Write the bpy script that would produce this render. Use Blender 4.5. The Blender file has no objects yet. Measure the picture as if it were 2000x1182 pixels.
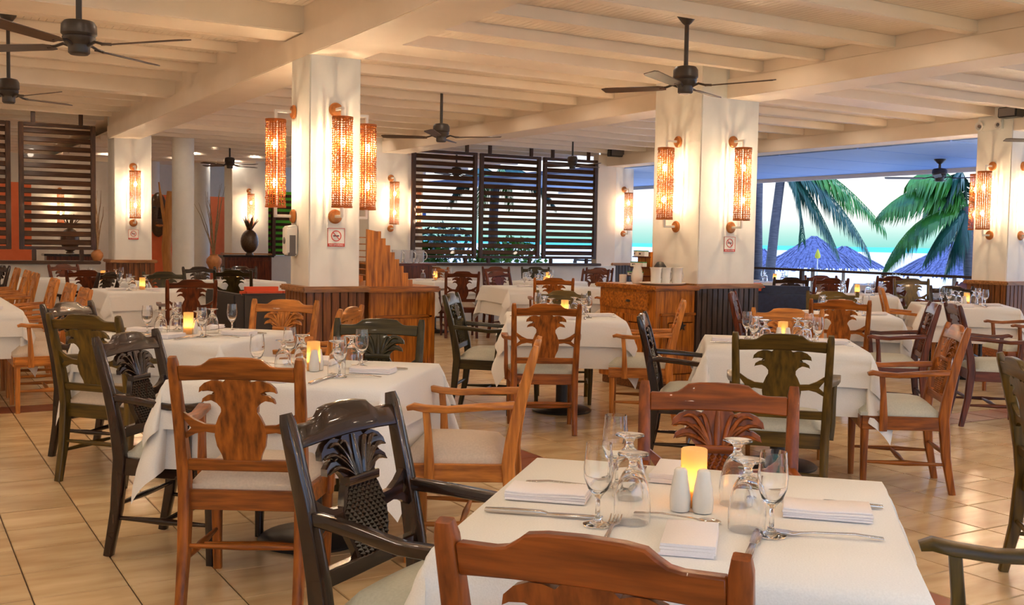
import bpy, bmesh, math, random
from mathutils import Vector, Matrix
R = random.Random(7)
sc = bpy.context.scene
COL = sc.collection
PI = math.pi

# ------------------------------------------------------------------ camera
F_PX, EYE = 2060.0, 1.36
yaw, pitch, roll = math.radians(30.6), math.atan(121 / F_PX), 0.0174
fw = Vector((math.sin(yaw) * math.cos(pitch), math.cos(yaw) * math.cos(pitch), -math.sin(pitch)))
r0 = Vector((math.cos(yaw), -math.sin(yaw), 0)); u0 = r0.cross(fw)
cr, sr = math.cos(roll), math.sin(roll)
RV = r0 * cr + u0 * sr; UV = u0 * cr - r0 * sr
cam = bpy.data.cameras.new('camera'); cam.sensor_width = 36; cam.lens = 36 * F_PX / 2000
cam.clip_end = 6000
camo = bpy.data.objects.new('camera', cam); COL.objects.link(camo)
camo.matrix_world = Matrix(((RV.x, UV.x, -fw.x, 0), (RV.y, UV.y, -fw.y, 0), (RV.z, UV.z, -fw.z, EYE), (0, 0, 0, 1)))
sc.camera = camo

# ------------------------------------------------------------------ world, exposure
sc.view_settings.view_transform = 'Standard'; sc.view_settings.look = 'None'
sc.view_settings.gamma = 1.0; sc.view_settings.exposure = 0.75
SKY_STRENGTH = 2.1
w = bpy.data.worlds.new('dusk_sky'); sc.world = w; w.use_nodes = True
nt = w.node_tree; bg = nt.nodes['Background']
tc = nt.nodes.new('ShaderNodeTexCoord'); sp = nt.nodes.new('ShaderNodeSeparateXYZ'); rp = nt.nodes.new('ShaderNodeValToRGB')
nt.links.new(tc.outputs['Generated'], sp.inputs[0]); nt.links.new(sp.outputs['Z'], rp.inputs[0]); nt.links.new(rp.outputs[0], bg.inputs[0])
e = rp.color_ramp.elements
e[0].position = 0.0; e[0].color = (.10, .24, .215, 1)
e[1].position = 1.0; e[1].color = (.22, .38, .95, 1)
for p_, c_ in ((.010, (.16, .265, .24)), (.024, (.29, .32, .30)), (.042, (.36, .36, .345)), (.075, (.40, .42, .44)), (.13, (.42, .54, .74)), (.5, (.42, .58, 1.0))):
    k = e.new(p_); k.color = (*c_, 1)
bg.inputs[1].default_value = SKY_STRENGTH

# ------------------------------------------------------------------ materials
MATS = {}
def principled(name, color=(.8, .8, .8), rough=.5, metal=0., spec=.5, coat=0., sheen=0.):
    m = bpy.data.materials.new(name); m.use_nodes = True
    b = m.node_tree.nodes['Principled BSDF']
    b.inputs['Base Color'].default_value = (*color, 1); b.inputs['Roughness'].default_value = rough
    b.inputs['Metallic'].default_value = metal; b.inputs['Specular IOR Level'].default_value = spec
    b.inputs['Coat Weight'].default_value = coat; b.inputs['Sheen Weight'].default_value = sheen
    MATS[name] = m
    return m, b, m.node_tree
def noise_mat(name, c1, c2, scale=(6, 6, 6), rough=.5, bump=0., nscale=4., coat=0., spec=.5, detail=6., rand=0., metal=0.):
    m, b, t = principled(name, c1, rough, metal, spec, coat)
    tc = t.nodes.new('ShaderNodeTexCoord'); mp = t.nodes.new('ShaderNodeMapping'); nz = t.nodes.new('ShaderNodeTexNoise'); rp = t.nodes.new('ShaderNodeValToRGB')
    mp.inputs['Scale'].default_value = scale
    t.links.new(tc.outputs['Object'], mp.inputs[0]); t.links.new(mp.outputs[0], nz.inputs['Vector'])
    nz.inputs['Scale'].default_value = nscale; nz.inputs['Detail'].default_value = detail
    t.links.new(nz.outputs['Fac'], rp.inputs[0])
    rp.color_ramp.elements[0].position = .32; rp.color_ramp.elements[1].position = .68
    rp.color_ramp.elements[0].color = (*c1, 1); rp.color_ramp.elements[1].color = (*c2, 1)
    out = rp.outputs[0]
    if rand:
        oi = t.nodes.new('ShaderNodeObjectInfo'); mr = t.nodes.new('ShaderNodeMapRange'); hs = t.nodes.new('ShaderNodeHueSaturation')
        t.links.new(oi.outputs['Random'], mr.inputs[0]); mr.inputs[3].default_value = 1 - rand; mr.inputs[4].default_value = 1 + rand
        t.links.new(mr.outputs[0], hs.inputs['Value']); t.links.new(out, hs.inputs['Color']); out = hs.outputs[0]
        ad = t.nodes.new('ShaderNodeVectorMath'); ad.operation = 'ADD'; vs = t.nodes.new('ShaderNodeVectorMath'); vs.operation = 'SCALE'
        vs.inputs[0].default_value = (17, 29, 13); t.links.new(oi.outputs['Random'], vs.inputs['Scale'])
        t.links.new(mp.outputs[0], ad.inputs[0]); t.links.new(vs.outputs[0], ad.inputs[1]); t.links.new(ad.outputs[0], nz.inputs['Vector'])
    t.links.new(out, b.inputs['Base Color'])
    if bump:
        bp = t.nodes.new('ShaderNodeBump'); bp.inputs['Strength'].default_value = bump; bp.inputs['Distance'].default_value = .01
        t.links.new(nz.outputs['Fac'], bp.inputs['Height']); t.links.new(bp.outputs[0], b.inputs['Normal'])
    return m
def wood(name, c1, c2, rough=.34, coat=.10):
    c1 = tuple(v * .72 for v in c1); c2 = tuple(v * 1.15 for v in c2)
    noise_mat(name + '_v', c1, c2, (16, 16, 1.5), rough, .06, 3., coat, .32, rand=.12)
    noise_mat(name + '_h', c1, c2, (1.5, 16, 16), rough, .06, 3., coat, .32, rand=.12)
    noise_mat(name + '_y', c1, c2, (16, 1.5, 16), rough, .06, 3., coat, .32, rand=.12)
wood('brown', (.18, .046, .006), (.37, .108, .012))
wood('russet', (.14, .028, .004), (.28, .066, .008))
wood('tan', (.38, .120, .020), (.60, .225, .042), .38)
wood('dark', (.010, .004, .0025), (.032, .012, .006), .20, .45)
wood('olive', (.055, .032, .004), (.12, .070, .008), .34)
wood('green', (.018, .014, .005), (.046, .034, .010), .30)
wood('mahogany', (.065, .012, .005), (.14, .030, .008), .28)
wood('sideboard', (.27, .075, .007), (.52, .17, .016), .36)
wood('wainscot', (.14, .044, .010), (.25, .088, .020), .4)
wood('wainscot_dark', (.050, .030, .020), (.095, .060, .042), .4)
wood('screen', (.045, .018, .009), (.085, .036, .016), .4)
wood('cap', (.30, .125, .035), (.46, .21, .07), .35)
noise_mat('plaster', (.80, .77, .72), (.84, .81, .76), (1, 1, 1), .75, .03, 8.)
noise_mat('ceiling_paint', (.88, .75, .62), (.93, .81, .68), (1, 1, 1), .45, .02, 3.)
noise_mat('beam_paint', (.88, .75, .62), (.93, .80, .67), (1, 1, 1), .5, .03, 3.)
noise_mat('linen', (.78, .76, .73), (.84, .82, .79), (1, 1, 1), .85, .12, 260., spec=.2)
noise_mat('napkin_cloth', (.82, .76, .76), (.86, .80, .80), (1, 1, 1), .85, .1, 300., spec=.2)
noise_mat('seat_sage', (.50, .49, .40), (.57, .56, .46), (1, 1, 1), .55, .05, 120.)
noise_mat('seat_cream', (.60, .49, .38), (.68, .56, .44), (1, 1, 1), .6, .05, 120.)
principled('black_metal', (.02, .018, .018), .35, .0, .5)
noise_mat('fan_bronze', (.030, .022, .020), (.05, .036, .03), (1, 1, 1), .4, 0, 5.)
noise_mat('fan_blade', (.05, .026, .014), (.09, .045, .022), (2, 20, 2), .4, 0, 3.)
principled('steel', (.62, .58, .55), .18, 1.0)
principled('white_enamel', (.86, .82, .76), .35)
noise_mat('copper', (.40, .13, .03), (.62, .24, .06), (3, 3, 3), .35, .05, 6., metal=.35)
noise_mat('ceramic', (.78, .74, .68), (.82, .78, .72), (1, 1, 1), .25, 0, 3.)
principled('grey_plastic', (.16, .14, .14), .5)
noise_mat('wicker_dark', (.016, .012, .012), (.04, .03, .026), (40, 40, 90), .5, .4, 3.)
noise_mat('leather_navy', (.012, .018, .05), (.02, .03, .08), (1, 1, 1), .38, .05, 30.)
principled('orange_cushion', (.75, .10, .03), .7)
noise_mat('orange_wall', (.78, .16, .05), (.86, .20, .07), (1, 1, 1), .7, .02, 5.)
noise_mat('grout', (.13, .075, .04), (.17, .10, .055), (1, 1, 1), .8, 0, 20.)
noise_mat('bark', (.16, .10, .06), (.30, .21, .13), (6, 6, 30), .8, .4, 3.)
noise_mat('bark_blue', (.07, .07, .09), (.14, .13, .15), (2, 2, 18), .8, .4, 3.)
noise_mat('branch', (.22, .13, .06), (.36, .24, .12), (8, 8, 8), .7, .1, 3.)
noise_mat('driftwood', (.45, .18, .04), (.62, .28, .07), (8, 8, 1), .6, .2, 4.)
noise_mat('terracotta_pot', (.45, .17, .05), (.60, .26, .09), (3, 3, 3), .5, .1, 4.)
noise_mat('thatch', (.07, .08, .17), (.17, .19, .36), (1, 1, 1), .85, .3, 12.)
noise_mat('sand_glare', (.86, .76, .58), (.94, .84, .66), (.05, .05, .05), .9, 0, 4.)  # cream of the beach, also used for sunset glare on the water
noise_mat('sea', (.06, .50, .46), (.14, .60, .54), (.004, .02, 1), .95, 0, 3., spec=.05)
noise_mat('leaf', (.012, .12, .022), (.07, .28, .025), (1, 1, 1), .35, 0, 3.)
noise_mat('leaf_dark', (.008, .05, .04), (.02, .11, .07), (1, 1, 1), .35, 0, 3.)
noise_mat('leaf_bright', (.06, .26, .02), (.14, .40, .04), (1, 1, 1), .4, 0, 3.)
noise_mat('awning_paint', (.27, .45, .96), (.30, .48, .98), (1, 1, 1), .5, 0, 3.)
principled('yellow_cloth', (.70, .60, .05), .7)
principled('paper_white', (.85, .84, .80), .6)
principled('print_red', (.62, .07, .05), .6)
principled('print_green', (.06, .28, .10), .6)
principled('print_dark', (.06, .04, .06), .6)
principled('candle_wax', (.9, .7, .42), .6)
noise_mat('pine_carving', (.05, .022, .010), (.10, .05, .02), (4, 4, 4), .3, .3, 8., coat=.3)
noise_mat('stone_path', (.30, .32, .38), (.42, .44, .50), (1, 1, 1), .8, .1, 4.)
principled('lime_panel', (.18, .75, .03), .5)
principled('blue_paint', (.10, .25, .85), .5)
principled('jug_grey', (.55, .54, .55), .3)
# floor tiles: cream stone with slight relief and per-tile tone, terracotta for the border
def tile_mat(name, c1, c2, rough):
    m = noise_mat(name, c1, c2, (1.0, 3.5, 1), rough, .0, 2.2, .0, .5, 5., .06)
    t = m.node_tree; b = t.nodes['Principled BSDF']
    n2 = t.nodes.new('ShaderNodeTexNoise'); n2.inputs['Scale'].default_value = 9; n2.inputs['Detail'].default_value = 2
    geo = t.nodes.new('ShaderNodeNewGeometry'); t.links.new(geo.outputs['Position'], n2.inputs['Vector'])
    bp = t.nodes.new('ShaderNodeBump'); bp.inputs['Strength'].default_value = .05; bp.inputs['Distance'].default_value = .004
    t.links.new(n2.outputs['Fac'], bp.inputs['Height']); t.links.new(bp.outputs[0], b.inputs['Normal'])
    mr = t.nodes.new('ShaderNodeMapRange'); mr.inputs[3].default_value = rough - .05; mr.inputs[4].default_value = rough + .08
    t.links.new(n2.outputs['Fac'], mr.inputs[0]); t.links.new(mr.outputs[0], b.inputs['Roughness'])
    return m
tile_mat('tile_cream', (.56, .37, .185), (.78, .58, .33), .20)
tile_mat('tile_terracotta', (.24, .07, .035), (.34, .11, .05), .3)
# drinking glass
m, b, t = principled('glass', (1, 1, 1), .0); b.inputs['Transmission Weight'].default_value = 1; b.inputs['IOR'].default_value = 1.47
# clear thin plastic / pitcher glass
m, b, t = principled('thin_glass', (.95, .96, 1), .05); b.inputs['Transmission Weight'].default_value = .75; b.inputs['IOR'].default_value = 1.2
# amber shell beads: partly let the bulb light through
m = bpy.data.materials.new('beads'); m.use_nodes = True; MATS['beads'] = m; t = m.node_tree
b = t.nodes['Principled BSDF']; b.inputs['Base Color'].default_value = (.36, .13, .03, 1); b.inputs['Roughness'].default_value = .35
tl = t.nodes.new('ShaderNodeBsdfTranslucent'); tl.inputs[0].default_value = (.50, .20, .05, 1)
mx = t.nodes.new('ShaderNodeMixShader'); mx.inputs[0].default_value = .5
t.links.new(b.outputs[0], mx.inputs[1]); t.links.new(tl.outputs[0], mx.inputs[2]); t.links.new(mx.outputs[0], t.nodes['Material Output'].inputs[0])
def emis(name, c, s):
    m = bpy.data.materials.new(name); m.use_nodes = True; t = m.node_tree; t.nodes.clear()
    em = t.nodes.new('ShaderNodeEmission'); o = t.nodes.new('ShaderNodeOutputMaterial')
    em.inputs[0].default_value = (*c, 1); em.inputs[1].default_value = s; t.links.new(em.outputs[0], o.inputs[0]); MATS[name] = m
emis('bulb', (1, .74, .45), 430.)
emis('fill_lamp_lens', (1, .83, .64), 112.)  # glow of the added ceiling fill lamps
emis('flame', (1, .62, .25), 260.)
# frosted votive: glows because the flame shines through it
m = bpy.data.materials.new('votive'); m.use_nodes = True; MATS['votive'] = m; t = m.node_tree
b = t.nodes['Principled BSDF']; b.inputs['Base Color'].default_value = (.95, .72, .42, 1); b.inputs['Roughness'].default_value = .4
tl = t.nodes.new('ShaderNodeBsdfTranslucent'); tl.inputs[0].default_value = (1, .82, .52, 1)
mx = t.nodes.new('ShaderNodeMixShader'); mx.inputs[0].default_value = .75
t.links.new(b.outputs[0], mx.inputs[1]); t.links.new(tl.outputs[0], mx.inputs[2]); t.links.new(mx.outputs[0], t.nodes['Material Output'].inputs[0])

# ------------------------------------------------------------------ mesh helpers
class MB:
    def __init__(s): s.v = []; s.f = []
    def box(s, a, b):
        i = len(s.v); x0, y0, z0 = a; x1, y1, z1 = b
        s.v += [(x0, y0, z0), (x1, y0, z0), (x1, y1, z0), (x0, y1, z0), (x0, y0, z1), (x1, y0, z1), (x1, y1, z1), (x0, y1, z1)]
        s.f += [tuple(i + k for k in q) for q in ((0, 3, 2, 1), (4, 5, 6, 7), (0, 1, 5, 4), (1, 2, 6, 5), (2, 3, 7, 6), (3, 0, 4, 7))]
        return s
    def rings(s, rings, closed=True, cap=True):
        n = len(rings[0]); i0 = len(s.v)
        for r in rings: s.v += [tuple(p) for p in r]
        for k in range(len(rings) - 1):
            for j in range(n if closed else n - 1):
                a = i0 + k * n + j; b = i0 + k * n + (j + 1) % n
                s.f.append((a, b, b + n, a + n))
        if cap:
            s.f.append(tuple(i0 + j for j in reversed(range(n)))); s.f.append(tuple(i0 + (len(rings) - 1) * n + j for j in range(n)))
        return s
    def lathe(s, prof, n=20, c=(0, 0, 0), cap=False):
        rs = [[(c[0] + r * math.cos(2 * PI * j / n), c[1] + r * math.sin(2 * PI * j / n), c[2] + z) for j in range(n)] for r, z in prof]
        return s.rings(rs, True, cap)
    def tube(s, pts, rad, n=8, flat=1.0):
        pts = [Vector(p) for p in pts]; rs = []
        if not isinstance(rad, (list, tuple)): rad = [rad] * len(pts)
        for k, p in enumerate(pts):
            d = (pts[min(k + 1, len(pts) - 1)] - pts[max(k - 1, 0)]).normalized()
            up = Vector((0, 0, 1)) if abs(d.z) < .95 else Vector((0, 1, 0))
            a = d.cross(up).normalized(); b = d.cross(a).normalized()
            rs.append([p + a * (rad[k] * math.cos(2 * PI * j / n)) + b * (rad[k] * flat * math.sin(2 * PI * j / n)) for j in range(n)])
        return s.rings(rs)
    def bar(s, pts, ws, hs, side=(1, 0, 0)):
        """rectangular section swept along pts; ws = size along 'side', hs = the other"""
        pts = [Vector(p) for p in pts]; side = Vector(side); rs = []
        for k, p in enumerate(pts):
            d = (pts[min(k + 1, len(pts) - 1)] - pts[max(k - 1, 0)]).normalized()
            a = (side - d * side.dot(d)).normalized(); b = d.cross(a)
            wv = ws[k] / 2 if isinstance(ws, (list, tuple)) else ws / 2; hv = hs[k] / 2 if isinstance(hs, (list, tuple)) else hs / 2
            c = .22
            q = []
            for (i, j) in ((-1, -1), (1, -1), (1, 1), (-1, 1)):
                cw, ch = c * min(wv, hv), c * min(wv, hv)
                if i * j > 0: q += [p + a * i * (wv) + b * j * (hv - ch), p + a * i * (wv - cw) + b * j * hv]
                else: q += [p + a * i * (wv - cw) + b * j * hv, p + a * i * wv + b * j * (hv - ch)]
            rs.append(q)
        return s.rings(rs)
    def sphere(s, c, r, n=10, m=6, sc=(1, 1, 1)):
        rs = []
        for k in range(m + 1):
            a = -PI / 2 + PI * k / m; rr = max(math.cos(a), .02)
            rs.append([(c[0] + r * sc[0] * rr * math.cos(2 * PI * j / n), c[1] + r * sc[1] * rr * math.sin(2 * PI * j / n), c[2] + r * sc[2] * math.sin(a)) for j in range(n)])
        return s.rings(rs)
    def mesh(s, name, smooth=0, bevel=0.):
        me = bpy.data.meshes.new(name); me.from_pydata(s.v, [], s.f)
        bm = bmesh.new(); bm.from_mesh(me)
        if bevel:
            bmesh.ops.bevel(bm, geom=[e for e in bm.edges if len(e.link_faces) == 2 and e.calc_face_angle(0) > .6], offset=bevel, segments=2, affect='EDGES', clamp_overlap=True)
        bmesh.ops.recalc_face_normals(bm, faces=bm.faces[:])
        bm.to_mesh(me); bm.free()
        if smooth or bevel:
            me.shade_smooth(); me.set_sharp_from_angle(angle=math.radians(smooth or 40))
        return me
def slab(outline, y0, y1, name, yfun=None, bevel=0., smooth=0):
    """polygon given in (x, z) extruded between y0 and y1; yfun(z) shifts y (a lean)"""
    bm = bmesh.new()
    vs = [bm.verts.new((x, y0, z)) for x, z in outline]
    f = bm.faces.new(vs)
    r = bmesh.ops.extrude_face_region(bm, geom=[f])
    for g in r['geom']:
        if isinstance(g, bmesh.types.BMVert): g.co.y = y1
    bmesh.ops.recalc_face_normals(bm, faces=bm.faces[:])
    if bevel: bmesh.ops.bevel(bm, geom=[e for e in bm.edges if e.calc_face_angle(0) > 1.2], offset=bevel, segments=1, affect='EDGES', clamp_overlap=True)
    bmesh.ops.triangulate(bm, faces=[f for f in bm.faces if len(f.verts) > 4])
    if yfun:
        for v in bm.verts: v.co.y += yfun(v.co.z)
    me = bpy.data.meshes.new(name); bm.to_mesh(me); bm.free()
    if smooth: me.shade_smooth(); me.set_sharp_from_angle(angle=math.radians(smooth))
    return me
def obj(name, me, mat=None, parent=None, loc=None, rz=None, **k):
    if isinstance(me, MB): me = me.mesh(name, k.get('smooth', 0), k.get('bevel', 0.))
    o = bpy.data.objects.new(name, me); COL.objects.link(o)
    if not me.materials: me.materials.append(MATS[mat] if mat else None)
    if mat and me.materials[0] is not MATS[mat]:
        o.material_slots[0].link = 'OBJECT'; o.material_slots[0].material = MATS[mat]
    if parent: o.parent = parent
    if loc: o.location = loc
    if rz is not None: o.rotation_euler = (0, 0, rz)
    return o
def tag(o, label=None, cat=None, group=None, kind=None):
    if label: o['label'] = label
    if cat: o['category'] = cat
    if group: o['group'] = group
    if kind: o['kind'] = kind
    return o
def empty(name, loc=(0, 0, 0), rz=0., label=None, cat=None, group=None, kind=None):
    o = bpy.data.objects.new(name, None); COL.objects.link(o); o.empty_display_size = .1
    o.location = loc; o.rotation_euler = (0, 0, rz)
    return tag(o, label, cat, group, kind)
def copy_tree(o, parent=None):
    c = o.copy(); COL.objects.link(c); c.parent = parent
    for ch in list(o.children): copy_tree(ch, c)
    return c
def struct(name, me, mat, parent=None, **k):
    o = obj(name, me, mat, parent, **k)
    if not parent: o['kind'] = 'structure'
    return o
def project(x, y, z=0.):
    d = Vector((x, y, z - EYE)); q = d.dot(fw)
    return (1000 + F_PX * d.dot(RV) / q, 591 - F_PX * d.dot(UV) / q, q) if q > .2 else (-9e9, -9e9, q)

# ================================================================== FLOOR
P_ = .343; X0 = .44 - 12 * P_; Y0 = 2.82 - 16 * P_
floor = struct('floor', MB().box((-3.6, -3.2, -.12), (15.9, 26.2, -.006)), 'grout')
tile_me = MB().box((-.1685, -.1685, -.006), (.1685, .1685, .003)).mesh('tile', bevel=.0022)
def is_terra(x, y):
    if 3.18 < x < 3.53: return 5.2 < y < 5.92 or 2.1 < y < 2.82 or 8.2 < y
    if x < 1.5 and 8.65 < y < 9.0: return True
    if 6.9 < x < 8.2 and 5.2 < y < 5.56: return True
    return False
cand = []; rest = MB(); rest_t = MB()
for i in range(58):
    for j in range(86):
        x = X0 + (i + .5) * P_; y = Y0 + (j + .5) * P_
        if x > 15.8 or y > 26: continue
        px, py, q = project(x, y)
        vis = q > .4 and -80 < px < 2080 and 480 < py < 1300
        cand.append((q if vis else 1e6 + abs(q), x, y, vis))
cand.sort()
for n_, (q, x, y, vis) in enumerate(cand):
    te = is_terra(x, y)
    if vis and n_ < 300:
        obj('tile', tile_me, 'tile_terracotta' if te else 'tile_cream', floor, (x, y, 0))
    else:
        (rest_t if te else rest).box((x - .1685, y - .1685, -.006), (x + .1685, y + .1685, .003))
tag(obj('tile_field', rest, 'tile_cream', floor), kind='stuff')
tag(obj('terracotta_tile_field', rest_t, 'tile_terracotta', floor), kind='stuff')

# ================================================================== CEILING
ZC = 3.02
ceil = struct('ceiling', MB().box((-3.6, -3.2, 3.2), (11.6, 26.2, 3.3)), 'ceiling_paint')
def boards(x0, x1, y0, y1, z):
    m = MB(); x = x0
    while x < x1 - .01:
        m.box((x + .002, y0, z), (min(x + .056, x1), y1, z + .02)); x += .058
    tag(obj('ceiling_boards', m, 'ceiling_paint', ceil), kind='stuff')
boards(-3.6, 2.76, -3.2, 26, 3.12); boards(3.12, 6.84, -3.2, 26, ZC); boards(7.22, 11.25, -3.2, 24, ZC)
def joist(x0, x1, y, z0, z1, wd=.10):
    obj('joist', MB().box((x0, y, z0), (x1, y + wd, z1)).mesh('joist', bevel=.006), 'beam_paint', ceil)
for k in range(-9, 26):
    y = 4.99 + .728 * k
    if not (7.6 < y < 8.5): joist(3.10, 6.86, y if y < 8 else y + .1, 2.93, ZC)
    if not (7.6 < y < 8.3) and y < 23.5: joist(7.2, 11.28, y + .1, 2.93, ZC)
    yl = 9.68 + .70 * k
    if not (7.4 < yl < 8.4) and not (11.8 < yl < 12.4) and yl < 25: joist(-3.6, 2.78, yl, 3.03, 3.12)
for x0, x1 in ((-3.6, 2.78), (3.10, 6.86), (7.2, 11.25)):
    obj('cross_beam', MB().box((x0, 7.88, 2.92), (x1, 8.32, 3.2)).mesh('cross_beam', bevel=.008), 'beam_paint', ceil)
obj('cross_beam', MB().box((-3.6, 12.1, 2.9), (2.78, 12.36, 3.2)).mesh('cross_beam', bevel=.008), 'beam_paint', ceil)
def vbeam(n, x0, x1, y1):
    m = MB().box((x0, -3.2, 2.73), (x1, y1, 2.91)); m.box((x0 + .025, -3.2, 2.91), (x1 - .025, y1, 3.2))
    struct('trim_%d' % n, m.mesh('beam', bevel=.006), 'beam_paint')
vbeam(1, 2.74, 3.16, 16.2); vbeam(2, 6.82, 7.24, 15.9); vbeam(3, 11.2, 11.62, 15.9)

# ================================================================== COLUMNS (structure) with plank wainscot
def column(x0, x1, y0, y1, woodname, faces='WS', planks=True, ztop=3.2):
    c = obj('column', MB().box((x0, y0, 0), (x1, y1, ztop)).mesh('column', bevel=.008), 'plaster'); c['kind'] = 'structure'
    if not planks: return c
    g = .035
    obj('wainscot_back', MB().box((x0 - g * .5, y0 - g * .5, .005), (x1 + g * .5, y1 + g * .5, .94)), 'wainscot_dark_v', c)
    obj('wainscot_cap', MB().box((x0 - .07, y0 - .07, .94), (x1 + .07, y1 + .07, .985)).mesh('cap', bevel=.012), 'cap_h', c)
    def plank(a, b): obj('plank', MB().box(a, b).mesh('plank', bevel=.004), woodname + '_v', c)
    n = round((x1 - x0) / .062); s = (x1 - x0 + 2 * g) / n
    for k in range(n):
        a = x0 - g + k * s
        if 'S' in faces: plank((a + .004, y0 - g, .01), (a + s - .004, y0 - g * .4, .94))
        if 'N' in faces: plank((a + .004, y1 + g * .4, .01), (a + s - .004, y1 + g, .94))
    n = round((y1 - y0) / .062); s = (y1 - y0 + 2 * g) / n
    for k in range(n):
        a = y0 - g + k * s
        if 'W' in faces: plank((x0 - g, a + .004, .01), (x0 - g * .4, a + s - .004, .94))
        if 'E' in faces: plank((x1 + g * .4, a + .004, .01), (x1 + g, a + s - .004, .94))
    return c
column(2.745, 3.155, 7.68, 8.10, 'wainscot', 'WSE', True, 2.74)
column(6.52, 7.235, 7.62, 8.32, 'wainscot_dark', 'WSE')
column(11.19, 11.63, 7.64, 8.10, 'wainscot', 'WS')
column(2.80, 3.32, 16.0, 16.5, 'wainscot', 'WS')
column(6.60, 7.29, 15.7, 16.3, 'wainscot', 'WS')
column(11.42, 11.85, 15.7, 16.1, 'wainscot_dark', 'WS')
column(2.75, 3.15, -.75, -.33, 'wainscot', '', False, 2.74)
column(6.52, 7.23, -.75, -.03, 'wainscot', '', False)
column(11.21, 11.61, -.75, -.3, 'wainscot', '', False, 2.74)
column(6.35, 7.15, 22.6, 23.2, 'wainscot', 'S')
def round_column(x, y, r):
    m = MB().lathe([(r, 0), (r, 3.1)], 28, (x, y, 0))
    o = obj('column', m.mesh('round_column', 40), 'plaster'); o['kind'] = 'structure'
round_column(4.18, 17.75, .175); round_column(6.0, 24.0, .24); round_column(5.2, 25.2, .2)

# ================================================================== LOW WALLS, SCREENS, BACK WALLS
struct('wall_back', MB().box((7.29, 15.62, 0), (11.42, 15.78, .93)), 'plaster')
struct('trim_4', MB().box((7.29, 15.5, .93), (11.02, 15.86, .975)).mesh('sill', bevel=.008), 'screen_h')
struct('wall_back_pier', MB().box((11.02, 15.66, .0), (11.42, 15.82, 2.93)), 'beam_paint')
struct('wall_left', MB().box((-3.75, -3.2, 0), (-3.6, 26.2, 3.2)), 'plaster')
struct('wall_back_left', MB().box((-3.6, 16.02, 0), (2.56, 16.18, .92)), 'plaster')
struct('trim_5', MB().box((-3.6, 15.9, .92), (2.6, 16.28, .965)).mesh('sill', bevel=.008), 'screen_h')
struct('wall_far', MB().box((-3.6, 26, 0), (9.5, 26.2, 3.2)), 'plaster')
def screen(x0, x1, y, z0, z1, n, label, zc, zs):
    s = empty('louvre_screen', ((x0 + x1) / 2, y, zs), 0, label, 'screen', 'dark louvred screens')
    ox, oy, oz = s.location
    def p(name, a, b, mat): obj(name, MB().box((a[0] - ox, a[1] - oy, a[2] - oz), (b[0] - ox, b[1] - oy, b[2] - oz)).mesh(name, bevel=.005), mat, s)
    f = .065
    p('frame_stile', (x0, y - .03, z0), (x0 + f, y + .03, z1), 'screen_v'); p('frame_stile', (x1 - f, y - .03, z0), (x1, y + .03, z1), 'screen_v')
    p('frame_rail', (x0 + f, y - .03, z1 - .05), (x1 - f, y + .03, z1), 'screen_h'); p('frame_rail', (x0 + f, y - .03, z0), (x1 - f, y + .03, z0 + .045), 'screen_h')
    for xx in (x0 + .16, x1 - .22):
        p('hanger', (xx, y - .025, z1), (xx + .055, y + .025, zc), 'screen_v'); p('foot', (xx, y - .025, zs), (xx + .055, y + .025, z0), 'screen_v')
    me = MB().bar([(x0 + f - ox, 0, 0), (x1 - f - ox, 0, 0)], .076, .02, (0, .45, .9)).mesh('slat')
    for k in range(n):
        obj('slat', me, 'screen_h', s, (0, 0, z0 + .045 + (k + .5) * (z1 - z0 - .095) / n - oz))
screen(7.33, 8.53, 15.66, 1.05, 2.82, 15, 'dark louvred screen nearest the white column with the small sconce', 3.02, .975)
screen(8.59, 9.79, 15.66, 1.05, 2.82, 15, 'middle one of the three dark louvred screens in the back wall', 3.02, .975)
screen(9.85, 10.99, 15.66, 1.05, 2.82, 15, 'rightmost dark louvred screen in the back wall behind the small fan', 3.02, .975)
screen(1.56, 2.56, 16.08, 1.12, 2.88, 14, 'dark louvred screen beside the far left white column', 3.12, .965)
screen(.44, 1.46, 16.08, 1.12, 2.88, 14, 'dark louvred screen cut off by the left picture edge', 3.12, .965)

# ================================================================== SCONCES
def bead_mesh():
    m = MB(); rr = R; n, rows = 20, 38
    for a in range(n):
        t = 2 * PI * a / n; c, s = math.cos(t), math.sin(t)
        for k in range(rows):
            z = -.325 + .655 * (k + .5) / rows; rad = .074 + rr.uniform(-.003, .003)
            w_, h_ = rr.uniform(.0095, .0140), rr.uniform(.0088, .0120)
            p = Vector((c * rad, s * rad, z)); tx = Vector((-s, c, 0)) * w_; up = Vector((0, 0, 1)) * h_; o_ = Vector((c, s, 0)) * .005
            i = len(m.v)
            m.v += [tuple(q) for q in (p + tx, p - tx, p + up, p - up, p + o_, p - o_)]
            m.f += [(i + 4, i, i + 2), (i + 4, i + 2, i + 1), (i + 4, i + 1, i + 3), (i + 4, i + 3, i), (i + 5, i + 2, i), (i + 5, i + 1, i + 2), (i + 5, i + 3, i + 1), (i + 5, i, i + 3)]
    return m.mesh('bead_strands')
SC = dict(beads=bead_mesh(),
          ring=MB().lathe([(.070, -.008), (.080, -.008), (.080, .008), (.070, .008), (.070, -.008)], 24).mesh('shade_ring', 40),
          ros=MB().rings([[(r * math.cos(2 * PI * j / 20), y, r * math.sin(2 * PI * j / 20)) for j in range(20)] for r, y in ((.055, 0), (.055, -.012), (.045, -.022), (.02, -.026))]).mesh('rosette', 30),
          bulb=MB().sphere((0, 0, 0), .021, 8, 4, (1, 1, 1.7)).mesh('bulb', 60),
          rod=MB().tube([(0, 0, -.34), (0, 0, .34)], .006, 6).mesh('inner_rod', 60))
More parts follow.
